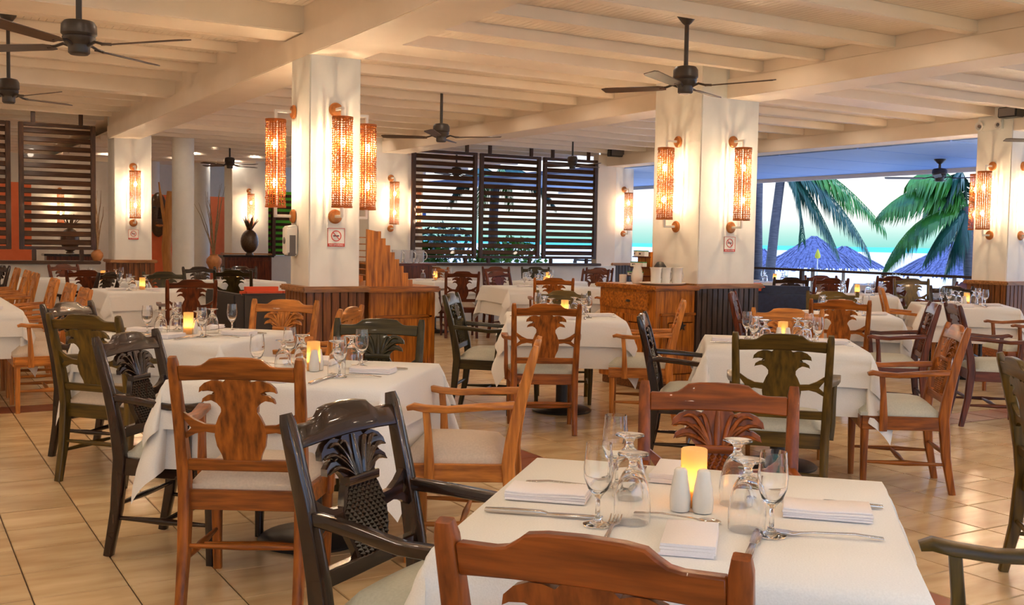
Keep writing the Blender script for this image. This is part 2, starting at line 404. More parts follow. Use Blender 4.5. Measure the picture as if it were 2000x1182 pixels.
def pipe(sg):
    zz = .405 * sg
    return MB().bar([(0, -.02, zz), (0, -.158, zz)], .022, .022, (1, 0, 0)).bar([(0, -.147, zz + .008 * sg), (0, -.147, .33 * sg)], .022, .022, (1, 0, 0)).mesh('bracket_pipe')
SC['p1'], SC['p2'] = pipe(1), pipe(-1)
def sconce(x, y, rz, label, power=1.0, dz=0.):
    s = empty('wall_sconce', (x, y, 1.925 + dz), rz, label, 'sconce', 'beaded wall sconces')
    obj('bead_strands', SC['beads'], 'beads', s, (0, -.147, 0))['kind'] = 'stuff'
    for z in (-.333, .333): obj('shade_ring', SC['ring'], 'beads', s, (0, -.147, z))
    for z in (-.405, .405): obj('rosette', SC['ros'], 'copper', s, (0, 0, z))
    obj('bracket_pipe', SC['p1'], 'white_enamel', s); obj('bracket_pipe', SC['p2'], 'white_enamel', s)
    obj('inner_rod', SC['rod'], 'white_enamel', s, (0, -.135, 0))
    for z in (-.15, .15):
        obj('bulb', SC['bulb'], 'bulb', s, (0, -.158, z))
    return s
S_, W_, E_, N_ = 0., -PI / 2, PI / 2, PI
sconce(2.95, 7.68, S_, 'large beaded sconce on the front face of the tall left column')
sconce(2.74, 8.02, W_, 'large beaded sconce on the shaded left face of the tall left column')
sconce(3.16, 7.92, E_, 'beaded sconce peeking past the right edge of the tall left column')
sconce(6.91, 7.62, S_, 'beaded sconce on the right face of the wide middle column')
sconce(6.52, 7.95, W_, 'beaded sconce on the left face of the wide middle column')
sconce(11.2, 7.88, W_, 'beaded sconce on the right column under the twin emergency lamps')
sconce(11.42, 7.64, S_, 'beaded sconce at the right picture edge on the right column')
sconce(3.06, 16.0, S_, 'small beaded sconce on the far left column beside the left screen')
sconce(6.98, 15.7, S_, 'small beaded sconce on the back column left of the three screens')
sconce(11.63, 15.7, S_, 'small beaded sconce on the pale back column right of the screens')
sconce(6.72, 22.6, S_, 'tiny beaded sconce above the pineapple carving in the far room')
for (x, y, rz) in ((2.95, -.33, N_), (6.9, -.03, N_), (2.74, -.55, W_), (6.52, -.4, W_), (3.16, -.55, E_)):  # unseen sconces added as warm fill from behind the camera
    sconce(x, y, rz, 'added beaded sconce on a column behind the viewer')
for (x, y, rz, lb) in ((2.95, 8.10, N_, 'tall left column'), (6.9, 8.32, N_, 'wide middle column'), (7.235, 7.95, E_, 'wide middle column'), (11.63, 7.88, E_, 'right column'), (11.42, 8.10, N_, 'right column'), (6.9, -.75, S_, 'column behind the viewer'), (2.95, -.75, S_, 'column behind the viewer'), (11.41, -.3, N_, 'column behind the viewer'), (11.21, -.5, W_, 'column behind the viewer'), (7.23, -.4, E_, 'column behind the viewer')):  # more sconces added on unseen faces to brighten the room
    sconce(x, y, rz, 'added beaded sconce on the hidden side of the ' + lb)
for k in range(5): sconce(-3.6, -.5 + 3.2 * k, E_, 'added beaded sconce on the left side wall outside the picture')  # unseen wall sconces added to warm the left side

# ================================================================== ADDED FILL LAMPS (made up to brighten floor and tables, hidden behind the joists)
DL = dict(trim=MB().lathe([(.042, .0), (.060, .0), (.060, -.012), (.050, -.018), (.042, -.012), (.042, .0)], 16).mesh('trim_ring', 40),
          lens=MB().lathe([(0, -.004), (.042, -.004)], 10).mesh('lens'))
def fill_lamp(x, y, z, lb):
    d = empty('fill_lamp', (x, y, z), 0, lb, 'fill_lamp', 'added ceiling fill lamps')
    obj('trim_ring', DL['trim'], 'white_enamel', d); obj('lens', DL['lens'], 'fill_lamp_lens', d)
for k in range(-8, 14, 2):
    y = 4.99 + .728 * k; y = (y if y < 8 else y + .1)
    if 7.3 < y < 8.4: continue
    for x in (3.7, 5.0, 6.3): fill_lamp(x, y + .10 + (.13 if y < 4.5 else .18), ZC, 'added fill lamp tucked behind a joist of the centre bay')
    for x in (7.9, 9.3, 10.7): fill_lamp(x, y + .20 + (.13 if y < 4.5 else .18), ZC, 'added fill lamp tucked behind a joist of the right bay')
    yl = 9.68 + .70 * (k - 6)
    if 11.6 < yl < 12.3 or 7.3 < yl < 8.3: continue
    for x in (-2.2, -1.1, -.1, .9, 1.9): fill_lamp(x, yl + .10 + .16, 3.12, 'added fill lamp tucked behind a joist of the left bay')

for yl in (15.38, 16.78, 18.18, 19.58, 20.98, 22.38, 23.78):  # more added fill lamps, to brighten the far rooms
    for x in (-1.6, .1, 1.8): fill_lamp(x, yl + .26, 3.12, 'added fill lamp above the far left room')
    for x in (3.8, 5.2, 6.4): fill_lamp(x, yl + .1, ZC, 'added fill lamp above the far room behind the round column')

# ================================================================== CEILING FANS
FM = dict(
    canopy=MB().lathe([(.0, .0), (.075, 0), (.072, -.015), (.035, -.06), (.018, -.075)], 16, cap=True).mesh('canopy', 40),
    rod=MB().lathe([(.016, 0), (.016, -.40)], 10).mesh('down_rod', 40),
    motor=MB().lathe([(.02, .0), (.075, -.012), (.09, -.035), (.092, -.085), (.080, -.10), (.086, -.105), (.080, -.13), (.060, -.15)], 24, cap=True).mesh('motor_housing', 35),
    hub=MB().lathe([(.060, -.15), (.055, -.165), (.055, -.195), (.045, -.205), (.0, -.206)], 20, cap=True).mesh('switch_cup', 35),
    blade=MB().bar([(.16, 0, -.02), (.2, 0, -.018), (.62, 0, -.01), (.66, 0, -.01)], [.06, .085, .105, .08], .007, (0, 1, .2)).mesh('blade'),
    iron=MB().tube([(.05, 0, -.02), (.10, 0, .0), (.15, 0, -.014), (.2, 0, -.018)], .009, 6).mesh('blade_iron', 50))
def fan(x, y, zt, zm, label, ang=0., nb=4, size=1.0):
    f = empty('ceiling_fan', (x, y, zt), ang, label, 'ceiling fan', 'dark ceiling fans')
    obj('canopy', FM['canopy'], 'fan_bronze', f)
    r = obj('down_rod', FM['rod'], 'fan_bronze', f); r.scale = (1, 1, (zt - zm - .05) / .40); r.location = (0, 0, -.05)
    obj('motor_housing', FM['motor'], 'fan_bronze', f, (0, 0, zm - zt)); obj('switch_cup', FM['hub'], 'fan_bronze', f, (0, 0, zm - zt))
    for k in range(nb):
        b = obj('blade', FM['blade'], 'fan_blade', f, (0, 0, zm - zt - .135), 2 * PI * k / nb); obj('blade_iron', FM['iron'], 'fan_bronze', b)
    f.scale = (size, size, 1)
fan(5.02, 6.06, ZC, 2.655, 'large ceiling fan hanging before the wide middle column', .5)
fan(5.19, 10.35, ZC, 2.62, 'ceiling fan hanging in front of the back screens, centre', .9)
fan(9.38, 14.05, ZC, 2.72, 'small far ceiling fan in front of the rightmost screen', .2, 4, .9)
fan(.98, 6.70, 3.12, 2.61, 'biggest ceiling fan at the upper left of the room', .75, 4, 1.1)
fan(.86, 9.56, 3.12, 2.61, 'ceiling fan at the left picture edge above the louvred screen', .55, 4, .9)
fan(5.34, 19.15, ZC, 2.78, 'tiny ceiling fan in the far room behind the tall left column', .5, 4)
fan(8.3, 9.6, ZC, 2.56, 'ceiling fan mostly hidden behind the wide middle column', .28, 4)
fan(10.2, 6.3, ZC, 2.60, 'ceiling fan with a blade crossing the right column', .95, 4)
fan(9.05, 17.4, ZC, 2.70, 'ceiling fan outside behind the left louvred screen of the back wall', .5, 4)

# ================================================================== CHAIRS
def lean(z):
    pts = ((0, -.285), (.2, -.245), (.42, -.225), (.55, -.24), (.75, -.285), (.95, -.34))
    for (a, b), (c, d) in zip(pts, pts[1:]):
        if z <= c: return b + (d - b) * (z - a) / (c - a)
    return pts[-1][1]
def mirror(h): return [(x, z) for x, z in h] + [(-x, z) for x, z in reversed(h) if x > 1e-6]
def chair_meshes():
    D = {}
    for s, nm in ((-1, 'postL'), (1, 'postR')):
        zs = (0, .1, .2, .34, .42, .52, .62, .72, .82, .90, .925)
        pts = [(s * (.214 + .012 * max(0, (z - .4) / .5)), lean(z) + (0 if z > 0.01 else 0), z) for z in zs]
        D[nm] = MB().bar(pts, [.036, .037, .04, .042, .042, .042, .040, .038, .036, .034, .026], [.036, .04, .046, .054, .056, .052, .046, .042, .038, .032, .022]).mesh('back_post', 45)
    half = [(.208, .838), (.208, .893), (.145, .893), (.125, .897), (.108, .908), (.092, .921), (.06, .926), (0, .928)]
    bot = [(0, .846), (.12, .843)]
    D['crest'] = slab(half[::1] + [(-x, z) for x, z in reversed(half) if x > 0] + [(-.12, .843), (0, .846), (.12, .843)], -.014, .014, 'crest_rail', lean, .004, 40)
    sp = [(.066, .535), (.072, .56), (.088, .595), (.094, .635), (.090, .67), (.076, .705), (.063, .728), (.066, .742), (.078, .757),
          (.098, .768), (.122, .764), (.133, .757), (.128, .774), (.108, .787), (.086, .790), (.082, .797), (.102, .806), (.128, .803), (.140, .796), (.136, .815), (.118, .832), (.092, .842), (.07, .842), (.05, .836), (.036, .850)]
    D['splat'] = slab(mirror(sp), -.010, .010, 'splat', lean, 0, 40)
    br = [(.086, .642), (.13, .648), (.165, .640), (.206, .617), (.206, .636), (.178, .662), (.206, .700), (.206, .722), (.165, .693), (.13, .677), (.086, .674)]
    D['brR'] = slab(br, -.009, .009, 'side_bracket', lean); D['brL'] = slab([(-x, z) for x, z in br], -.009, .009, 'side_bracket', lean)
    D['lower'] = slab([(-.208, .500), (.208, .500), (.208, .542), (-.208, .542)], -.015, .015, 'lower_rail', lean, .004, 40)
    # carved leaves of the pineapple crown on the front of the splat
    D['leaves'] = []
    for s in (-1, 1):
        for (tx, tz, up) in ((.126, .772, .03), (.134, .810, .02), (.098, .800, .045), (.105, .835, .03), (.060, .838, .03)):
            p0 = Vector((s * .018, .735)); p1 = Vector((s * tx * .55, tz + up * .3)); p2 = Vector((s * tx, tz))
            pts = []
            for k in range(7):
                t = k / 6; q = p0 * (1 - t) ** 2 + p1 * 2 * t * (1 - t) + p2 * t * t; z = q.y - .012 * max(0, t - .7) * 3
                pts.append((q.x, lean(z) + .013, z))
            D['leaves'].append(MB().tube(pts, [.006, .0085, .0095, .0095, .009, .007, .003], 6, .8).mesh('crown_leaf', 60))
    D['leaves'].append(MB().tube([(0, lean(z) + .013, z) for z in (.735, .77, .81, .845)], [.009, .011, .010, .006], 6, .8).mesh('crown_leaf', 60))
    D['band'] = MB().bar([(-.066, lean(.733) + .010, .733), (.066, lean(.733) + .010, .733)], .024, .03, (0, 0, 1)).mesh('neck_band', 45)
    m = MB(); row = 0; z = .548
    bodyw = lambda z: [a + (b - a) * (z - c) / (d - c) for (a, c), (b, d) in zip(sp[:6], sp[1:7]) if c <= z <= d][0]
    while z < .716:
        hw = bodyw(z) - .010; x = -hw if row % 2 else -hw + .0095
        while x <= hw:
            y = lean(z) + .010; i = len(m.v)
            m.v += [(x - .0092, y, z), (x, y, z - .0105), (x + .0092, y, z), (x, y, z + .0105), (x, y + .010, z)]
            m.f += [(i, i + 1, i + 4), (i + 1, i + 2, i + 4), (i + 2, i + 3, i + 4), (i + 3, i, i + 4)]
            x += .019
        z += .0108; row += 1
    D['scales'] = m.mesh('carved_scales')
    # seat
    D['frame'] = MB().bar([(-.205, -.215, .3875), (.205, -.215, .3875)], .075, .03, (0, 0, 1)).bar([(-.235, .205, .3875), (.235, .205, .3875)], .075, .03, (0, 0, 1)).bar([(-.21, -.22, .3875), (-.243, .21, .3875)], .075, .028, (0, 0, 1)).bar([(.21, -.22, .3875), (.243, .21, .3875)], .075, .028, (0, 0, 1)).mesh('seat_frame', 40)
    bm = bmesh.new(); nx, ny = 8, 8; V = {}
    for i in range(nx + 1):
        for j in range(ny + 1):
            u, v = -1 + 2 * i / nx, -1 + 2 * j / ny
            hw = .205 + .035 * (v + 1) / 2; edge = max(abs(u), abs(v)); zz = .512 - .055 * edge ** 6 - .008 * (u * u + v * v)
            V[i, j] = bm.verts.new((u * hw * 1.0, -.212 + .43 * (v + 1) / 2, zz))
    for i in range(nx):
        for j in range(ny): bm.faces.new((V[i, j], V[i + 1, j], V[i + 1, j + 1], V[i, j + 1]))
    r = bmesh.ops.extrude_edge_only(bm, edges=[e for e in bm.edges if len(e.link_faces) == 1])
    for g in r['geom']:
        if isinstance(g, bmesh.types.BMVert): g.co.z = .424
    bmesh.ops.recalc_face_normals(bm, faces=bm.faces[:]); me = bpy.data.meshes.new('seat_cushion'); bm.to_mesh(me); bm.free(); me.shade_smooth(); me.set_sharp_from_angle(angle=math.radians(65)); D['seat'] = me
    for s, k in ((-1, 'L'), (1, 'R')):
        D['leg' + k] = MB().bar([(s * .222, .19, 0), (s * .226, .192, .2), (s * .226, .192, .38)], [.03, .036, .042], [.03, .036, .042]).mesh('front_leg', 45)
        D['arm' + k] = MB().bar([(s * .218, lean(.675) + .02, .675), (s * .236, -.12, .668), (s * .258, .03, .655), (s * .268, .12, .660), (s * .270, .165, .668), (s * .270, .192, .660)], [.030, .036, .042, .048, .050, .038], [.032, .030, .027, .027, .026, .018], (1, 0, 0)).mesh('armrest', 45)
        D['apost' + k] = MB().bar([(s * .254, .10, .345), (s * .258, .10, .43), (s * .26, .105, .55), (s * .263, .115, .65)], [.024, .03, .026, .026], [.042, .040, .030, .028]).mesh('arm_support', 45)
        D['str' + k] = MB().tube([(s * .214, lean(.16), .165), (s * .217, -.12, .165), (s * .22, -.03, .165), (s * .222, .06, .165), (s * .224, .18, .165)], [.008, .012, .016, .012, .008], 8).mesh('stretcher', 60)
    D['cross'] = MB().tube([(-.22, -.03, .165), (-.1, -.03, .165), (0, -.03, .165), (.1, -.03, .165), (.22, -.03, .165)], [.008, .012, .016, .012, .008], 8).mesh('stretcher', 60)
    D['rear'] = MB().tube([(-.214, lean(.22), .22), (0, lean(.22), .22), (.214, lean(.22), .22)], [.008, .014, .008], 8).mesh('stretcher', 60)
    return D
CH = chair_meshes()
def chair(P, deg, wd, label, seat='seat_sage', lod=2, arms=True, group='pineapple-backed dining chairs'):
    a = math.radians(deg); x = P[0] + .335 * math.cos(a); y = P[1] + .335 * math.sin(a)
    t = empty('dining_chair', (x, y, .003), a - PI / 2, label, 'chair', group)
    v, h = wd + '_v', wd + '_h'
    obj('back_post', CH['postL'], v, t); obj('back_post', CH['postR'], v, t); obj('crest_rail', CH['crest'], h, t)
    s = obj('splat', CH['splat'], v, t)
    for k in ('brL', 'brR'): obj('side_bracket', CH[k], h, t)
    obj('lower_rail', CH['lower'], h, t); obj('seat_frame', CH['frame'], wd + '_y' if deg > 100 or deg < -25 and deg > -60 else h, t); obj('seat_cushion', CH['seat'], seat, t)
    for k in ('legL', 'legR'): obj('front_leg', CH[k], v, t)
    if arms:
        for k in 'LR': obj('armrest', CH['arm' + k], wd + '_y', t); obj('arm_support', CH['apost' + k], v, t)
    for k in ('strL', 'strR', 'cross', 'rear'): obj('stretcher', CH[k], h if k in ('cross', 'rear') else wd + '_y', t)
    if lod == 2:
        for l in CH['leaves']: obj('crown_leaf', l, v, s)
        obj('neck_band', CH['band'], h, s); tag(obj('carved_scales', CH['scales'], v, s), kind='stuff')
    return t
CHAIRS = [
 ((.87, 1.25), 38, 'russet', 'red-brown chair nearest the viewer, back to us, at the bottom edge', 'seat_sage', 2),
 ((1.02, 2.60), -58, 'dark', 'dark walnut chair with blue-sheened crest and carved pineapple, left of the nearest table', 'seat_sage', 2),
 ((2.21, 2.47), -131, 'russet', 'red-brown chair facing us behind the candle of the nearest table', 'seat_sage', 2),
 ((2.25, 1.04), 135, 'olive', 'dark chair at the lower right corner, only its armrest in view', 'seat_sage', 2),
 ((1.05, 3.69), 58, 'brown', 'warm brown chair, its flat pineapple back to us, left of the dark carved chair', 'seat_cream', 2),
 ((.89, 4.82), -43, 'dark', 'dark chair with carved pineapple and pale green seat on the open tile aisle', 'seat_sage', 2),
 ((2.26, 5.21), -123, 'green', 'dark green-brown chair facing us in front of the left sideboard', 'seat_sage', 2),
 ((2.42, 3.86), 146, 'tan', 'light brown armchair with beige seat seen from the side, between the two near tables', 'seat_cream', 2),
 ((.88, 5.96), 40, 'olive', 'olive-stained chair with its back to us at the left table', 'seat_cream', 2),
 ((.95, 7.06), -45, 'dark', 'dark chair half hidden behind the olive-stained chair', 'seat_cream', 2),
 ((2.34, 7.0), -131, 'tan', 'light tan chair with carved leaves facing us before the tall left column', 'seat_cream', 2),
 ((2.49, 6.17), 141, 'tan', 'chair of which only a brown crest shows left of the dark green-brown chair', 'seat_cream', 2),
 ((3.90, 6.12), 62, 'brown', 'brown armchair with its back to us and candlelight behind, centre of the room', 'seat_sage', 2),
 ((3.86, 7.50), -40, 'green', 'green-stained armchair with silvery carving at the left of the centre table', 'seat_sage', 2),
 ((5.1, 7.74), -122, 'olive', 'olive chair facing us behind the centre table, before the right sideboard', 'seat_sage', 1),
 ((5.2, 6.22), 142, 'tan', 'slim tan chair seen edge-on before the right sideboard door', 'seat_sage', 2),
 ((3.74, 3.73), 44, 'olive', 'olive-brown chair with its back to us behind the nearest table', 'seat_sage', 2),
 ((3.96, 5.14), -42, 'dark', 'dark carved armchair seen edge-on right of the centre table', 'seat_sage', 2),
 ((5.29, 5.24), -135, 'tan', 'tan chair facing us behind the candle of the right middle table', 'seat_sage', 2),
 ((5.2, 3.83), 140, 'brown', 'brown armchair with pale green seat seen from the side on the right aisle', 'seat_sage', 2),
 ((3.85, 2.58), -42, 'olive', 'olive-brown chair cut off by the right picture edge', 'seat_sage', 2),
 ((6.62, 7.26), -48, 'mahogany', 'slim mahogany chair edge-on against the dark wainscot of the wide column', 'seat_sage', 1),
 ((6.62, 5.98), 45, 'brown', 'brown chair with its back to us, second row behind the right middle table', 'seat_sage', 1),
 ((7.75, 7.1), -135, 'olive', 'olive chair of which only the crest shows beyond the second-row brown chair', 'seat_sage', 1),
 ((7.06, 5.42), 137, 'mahogany', 'dark red armchair with sunlit pale seat, side-on behind the right aisle armchair', 'seat_sage', 2),
 ((7.13, 5.32), -40, 'mahogany', 'dark red armchair facing right, half hidden by the right aisle armchair', 'seat_sage', 1),
 ((9.15, 7.72), -45, 'tan', 'brown chair with lilac-sheened crest left of the far right candle table', 'seat_cream', 1),
 ((10.5, 7.85), -133, 'dark', 'dark chair with pale blue sheen behind the far right candle table', 'seat_sage', 1),
 ((9.36, 5.88), 150, 'brown', 'brown armchair at the right picture edge, one armrest over the white cloth', 'seat_sage', 1),
 ((1.34, 8.84), 180, 'tan', 'nearest of the light orange chairs in the side-on row at left', 'seat_cream', 1),
 ((1.35, 9.7), 180, 'tan', 'second light orange chair in the side-on row at left', 'seat_cream', 1),
 ((1.36, 10.8), 180, 'tan', 'third light orange chair in the side-on row at left', 'seat_cream', 1),
 ((1.36, 12.3), 180, 'tan', 'fourth light orange chair in the side-on row at left', 'seat_cream', 1),
 ((1.36, 13.07), 180, 'tan', 'fifth light orange chair in the side-on row at left', 'seat_cream', 1),
 ((1.34, 13.95), 180, 'tan', 'farthest light orange chair in the side-on row at left', 'seat_cream', 1),
 ((1.25, 15.05), 200, 'dark', 'dark chair at the left picture edge below the louvred screen', 'seat_cream', 1),
 ((2.52, 10.35), 82, 'mahogany', 'red-brown chair with two small holes in its splat, back to us at far left', 'seat_cream', 1),
 ((2.75, 12.6), -95, 'green', 'grey-sheened chair facing us behind the far left table', 'seat_cream', 1),
 ((2.15, 12.55), 140, 'dark', 'dark armchair turned left between the two far left tables', 'seat_cream', 1),
 ((2.05, 15.55), -60, 'mahogany', 'small brown chair by the sill under the left louvred screen', 'seat_cream', 1),
 ((2.0, 13.2), 70, 'mahogany', 'small brown chair with its back to us at the second far left table', 'seat_cream', 1),
 ((3.72, 13.2), 65, 'green', 'dark chair with flat splat behind the black wicker seats', 'seat_cream', 1),
 ((3.65, 14.6), -80, 'dark', 'black chair with pale holes in its splat near the round column', 'seat_cream', 1),
 ((4.3, 14.9), -110, 'dark', 'dark chair with pale blue crest before the far dark cabinet', 'seat_cream', 1),
 ((6.75, 10.45), 60, 'brown', 'brown chair with its back to us at the table below the middle screen', 'seat_cream', 1),
 ((8.15, 10.65), 140, 'brown', 'brown chair half hidden behind the right sideboard', 'seat_cream', 1),
 ((6.75, 12.75), 70, 'mahogany', 'red-brown chair with its back to us right of the left sideboard', 'seat_cream', 1),
 ((7.35, 12.85), -75, 'mahogany', 'wide brown chair facing us left of the middle screen', 'seat_cream', 1),
 ((7.3, 14.75), -100, 'brown', 'small brown chair facing us below the left one of the three screens', 'seat_cream', 1),
 ((8.55, 15.0), -100, 'mahogany', 'small brown chair against the low wall under the middle screen', 'seat_cream', 1),
 ((9.25, 14.9), -110, 'green', 'small green chair against the low wall under the middle screen', 'seat_cream', 1),
 ((9.75, 13.85), -150, 'mahogany', 'small red-brown chair under the rightmost screen', 'seat_cream', 1),
 ((10.35, 14.6), -140, 'mahogany', 'small dark red chair beside the grey back pier', 'seat_cream', 1),
 ((10.5, 10.35), 60, 'dark', 'dark chair with its back to us behind the navy seat', 'seat_cream', 1),
 ((11.75, 11.0), -120, 'mahogany', 'tall brown chair facing us below the large thatched parasol', 'seat_cream', 1),
 ((11.0, 10.1), 60, 'mahogany', 'brown chair with pale splat before the tall brown chair', 'seat_cream', 1),
 ((12.3, 9.85), -130, 'olive', 'olive chair facing us by the veranda candle table', 'seat_cream', 1),
 ((11.9, 8.7), 150, 'mahogany', 'dark red chair by the base of the right column', 'seat_cream', 1),
 ((12.95, 10.7), 60, 'mahogany', 'small brown chair on the veranda with its back to us', 'seat_cream', 1),
]
for P, dg, wd, lb, st, ld in CHAIRS: chair(P, dg, wd, lb, st, ld)

# ================================================================== TABLES AND CLOTHS
def cloth_mesh(hx, hy, drop, seed, rip=.012, flare=.22):
    rr = random.Random(seed); ph = [rr.uniform(0, 6) for _ in range(8)]
    n_in, n_out = 4, 9
    def axis(h):
        a = [h * (-1 + 2 * k / n_in) for k in range(n_in + 1)]
        return [-h - drop * (1 - k / n_out) for k in range(n_out)] + a + [h + drop * (k + 1) / n_out for k in range(n_out)]
    ax, ay = axis(hx), axis(hy); bm = bmesh.new(); V = {}
    for i, s in enumerate(ax):
        for j, t in enumerate(ay):
            a, b = max(0, abs(s) - hx), max(0, abs(t) - hy); sx, sy = (1 if s > 0 else -1), (1 if t > 0 else -1)
            x, y, z = max(-hx, min(hx, s)), max(-hy, min(hy, t)), 0.
            if a > 0 and b <= 0:
                k = a / drop; q = .006 * min(1, a / .02) + rip * k * math.sin(t * 9 + ph[0] + (2 if s > 0 else 0)) + .02 * k
                x += sx * (q + .03 * k * (abs(t) / hy) ** 4); z = -a + .004
            elif b > 0 and a <= 0:
                k = b / drop; q = .006 * min(1, b / .02) + rip * k * math.sin(s * 9 + ph[1] + (2 if t > 0 else 0)) + .02 * k
                y += sy * (q + .03 * k * (abs(s) / hx) ** 4); z = -b + .004
            elif a > 0 and b > 0:
                r = math.hypot(a, b); th = math.atan2(b, a); f = math.sin(2 * th)
                fl = flare * (.8 + .4 * rr.random() * 0 + .2 * math.sin(ph[(sx > 0) * 2 + (sy > 0)]))
                out = r * fl * f * .75; sep = .20 * r * math.cos(2 * th) * min(1, f * 1.3 + .15)
                base = .006 + .045 * min(1, r / drop)
                x += sx * (out + sep + base * math.cos(th)); y += sy * (out - sep + base * math.sin(th))
                z = -r * math.sqrt(max(.2, 1 - (fl * f) ** 2)) + .004
            V[i, j] = bm.verts.new((x, y, z))
    for i in range(len(ax) - 1):
        for j in range(len(ay) - 1): bm.faces.new((V[i, j], V[i + 1, j], V[i + 1, j + 1], V[i, j + 1]))
    bmesh.ops.recalc_face_normals(bm, faces=bm.faces[:])
    if sum(f.normal.z for f in bm.faces) < 0: bmesh.ops.reverse_faces(bm, faces=bm.faces[:])
    me = bpy.data.meshes.new('tablecloth'); bm.to_mesh(me); bm.free(); me.shade_smooth(); me.set_sharp_from_angle(angle=math.radians(70))
    return me
TB = dict(base=MB().lathe([(0, .0), (.235, .0), (.24, .012), (.22, .026), (.06, .045), (.05, .06)], 28, cap=True).mesh('base_plate', 40),
          col=MB().lathe([(.048, .04), (.048, .70), (.11, .725)], 16).mesh('pedestal', 40))
TH = .758
def table(cx, cy, rot, desc, sx=.86, sy=.86, drop=.30, seed=1, topper=True, off=(0, 0)):
    a = math.radians(rot)
    t = empty('dining_table', (cx, cy, .003), a, 'pedestal dining table under white cloth, ' + desc, 'table', 'pedestal dining tables')
    obj('base_plate', TB['base'], 'black_metal', t); obj('pedestal', TB['col'], 'black_metal', t)
    obj('table_top', MB().box((-sx / 2, -sy / 2, .715), (sx / 2, sy / 2, TH - .008)).mesh('table_top', bevel=.01), 'wainscot_h', t)
    c = obj('tablecloth', cloth_mesh(sx / 2 + .006, sy / 2 + .006, drop, seed), 'linen', None, (cx, cy, TH), a)
    tag(c, 'long white under-cloth hanging in corner folds, ' + desc, 'tablecloth', 'white tablecloths')
    if topper:
        c = obj('tablecloth', cloth_mesh(sx / 2 + .02, sy / 2 + .02, drop * .55, seed + 50, .008, .15), 'linen', None, (cx, cy, TH + .006), a)
        tag(c, 'shorter white top cloth laid square, ' + desc, 'tablecloth', 'white tablecloths')
TABLES = {
 'near': (1.53, 1.80, 45, 'nearest table', .86, .86), 'left': (1.62, 4.47, 49, 'left middle table', .88, .88),
 'leftb': (1.56, 6.45, 45, 'left table before the tall white column', .88, .88), 'mid': (4.63, 7.02, 60, 'centre table before the right sideboard', .86, .86),
 'right': (4.68, 4.68, 50, 'right middle table', .86, .86), 'right2': (7.2, 6.5, 48, 'second-row right table', .86, .86),
 'right3': (9.72, 7.12, 45, 'far right table before the right column', .88, .88), 'edge': (8.18, 4.55, 45, 'table at the right picture edge', .86, .86),
 'veranda': (10.35, 9.1, 45, 'table with a candle below the palms', .86, .86), 'v2': (13.6, 11.4, 45, 'veranda table nearest the railing', .86, .86),
 'v3': (12.4, 12.6, 45, 'veranda table beside the wide column', .86, .86), 'v4': (13.3, 9.6, 45, 'veranda table beside the right column', .86, .86),
 'back': (7.34, 11.62, -9, 'wide table below the middle screen', 1.3, .92), 'back2': (6.85, 13.85, 20, 'far table right of the left sideboard', .86, .86),
 'back3': (8.45, 13.3, 30, 'far table under the middle screen', .86, .86), 'back4': (9.3, 12.3, 30, 'far table half hidden by the right sideboard', .86, .86),
 'fl': (2.33, 11.75, 2, 'far left table behind the red-brown chair', .8, .8), 'fl2': (2.3, 14.0, 5, 'second far left table', .86, .86),
 'fl3': (1.75, 15.15, 5, 'farthest left table by the sill', .7, .7), 'fl4': (4.0, 13.9, 10, 'far table behind the black wicker seats', .86, .86),
 'long': (.34, 10.9, 0, 'long table at the left picture edge', 1.02, 4.2)}
for k_, (key, (cx, cy, rot, desc, sx, sy)) in enumerate(TABLES.items()):
    table(cx, cy, rot, desc, sx, sy, .36, k_ + 3, key not in ('v2', 'v3', 'v4', 'fl3'))

# ================================================================== TABLEWARE
GL = dict(
    wine=MB().lathe([(0, 0), (.030, 0), (.031, .003), (.012, .009), (.0052, .018), (.0045, .055), (.010, .064), (.022, .078), (.030, .100), (.0315, .122), (.029, .150), (.027, .174), (.0258, .174), (.0278, .150), (.0302, .122), (.0285, .101), (.020, .080), (.007, .070), (0, .069)], 24).mesh('wine_glass', 60),
    gob=MB().lathe([(0, 0), (.033, 0), (.034, .003), (.013, .010), (.0085, .018), (.010, .030), (.020, .040), (.030, .058), (.0365, .085), (.0395, .115), (.0385, .148), (.0373, .148), (.0382, .115), (.0352, .085), (.0285, .060), (.018, .043), (0, .036)], 24).mesh('goblet', 60),
    shak=MB().lathe([(0, 0), (.0205, 0), (.0225, .004), (.0235, .030), (.0205, .055), (.0155, .080), (.0145, .090), (.011, .095), (0, .096)], 20).mesh('shaker', 60),
    vot=MB().lathe([(0, 0), (.0285, 0), (.0295, .004), (.0295, .128), (.0275, .130), (.0265, .128), (.0265, .006), (0, .006)], 24).mesh('votive', 50),
    wax=MB().lathe([(0, .007), (.024, .007), (.024, .040), (.012, .036), (0, .036)], 16).mesh('candle', 50),
    flame=MB().lathe([(0, .038), (.006, .044), (.0085, .054), (.005, .070), (0, .084)], 8).mesh('flame', 60))
def napkin_mesh(w_, l_, h_, seed):
    rr = random.Random(seed); m = MB(); n = 4; t = h_ / n
    for k in range(n):
        dx, dl = rr.uniform(-.003, .003), rr.uniform(0, .006)
        ring = lambda y, z0: [(x * (w_ / 2 - (.0 if abs(x) < .9 else .0)) + dx, y, z0 + zz) for x, zz in ((-.97, 0), (.97, 0), (1.0, t * .3), (1.0, t * .7), (.97, t), (-.97, t), (-1.0, t * .7), (-1.0, t * .3))]
        rs = []
        for q in range(7):
            y = (-.5 + q / 6) * (l_ - dl); rs.append(ring(y, k * t * .98 + .0025 * math.sin(q * .9 + seed) * (k / n)))
        m.rings(rs)
    return m.mesh('napkin', 50)
NAP = [napkin_mesh(.105, .19, .022, s) for s in (1, 2, 3)]
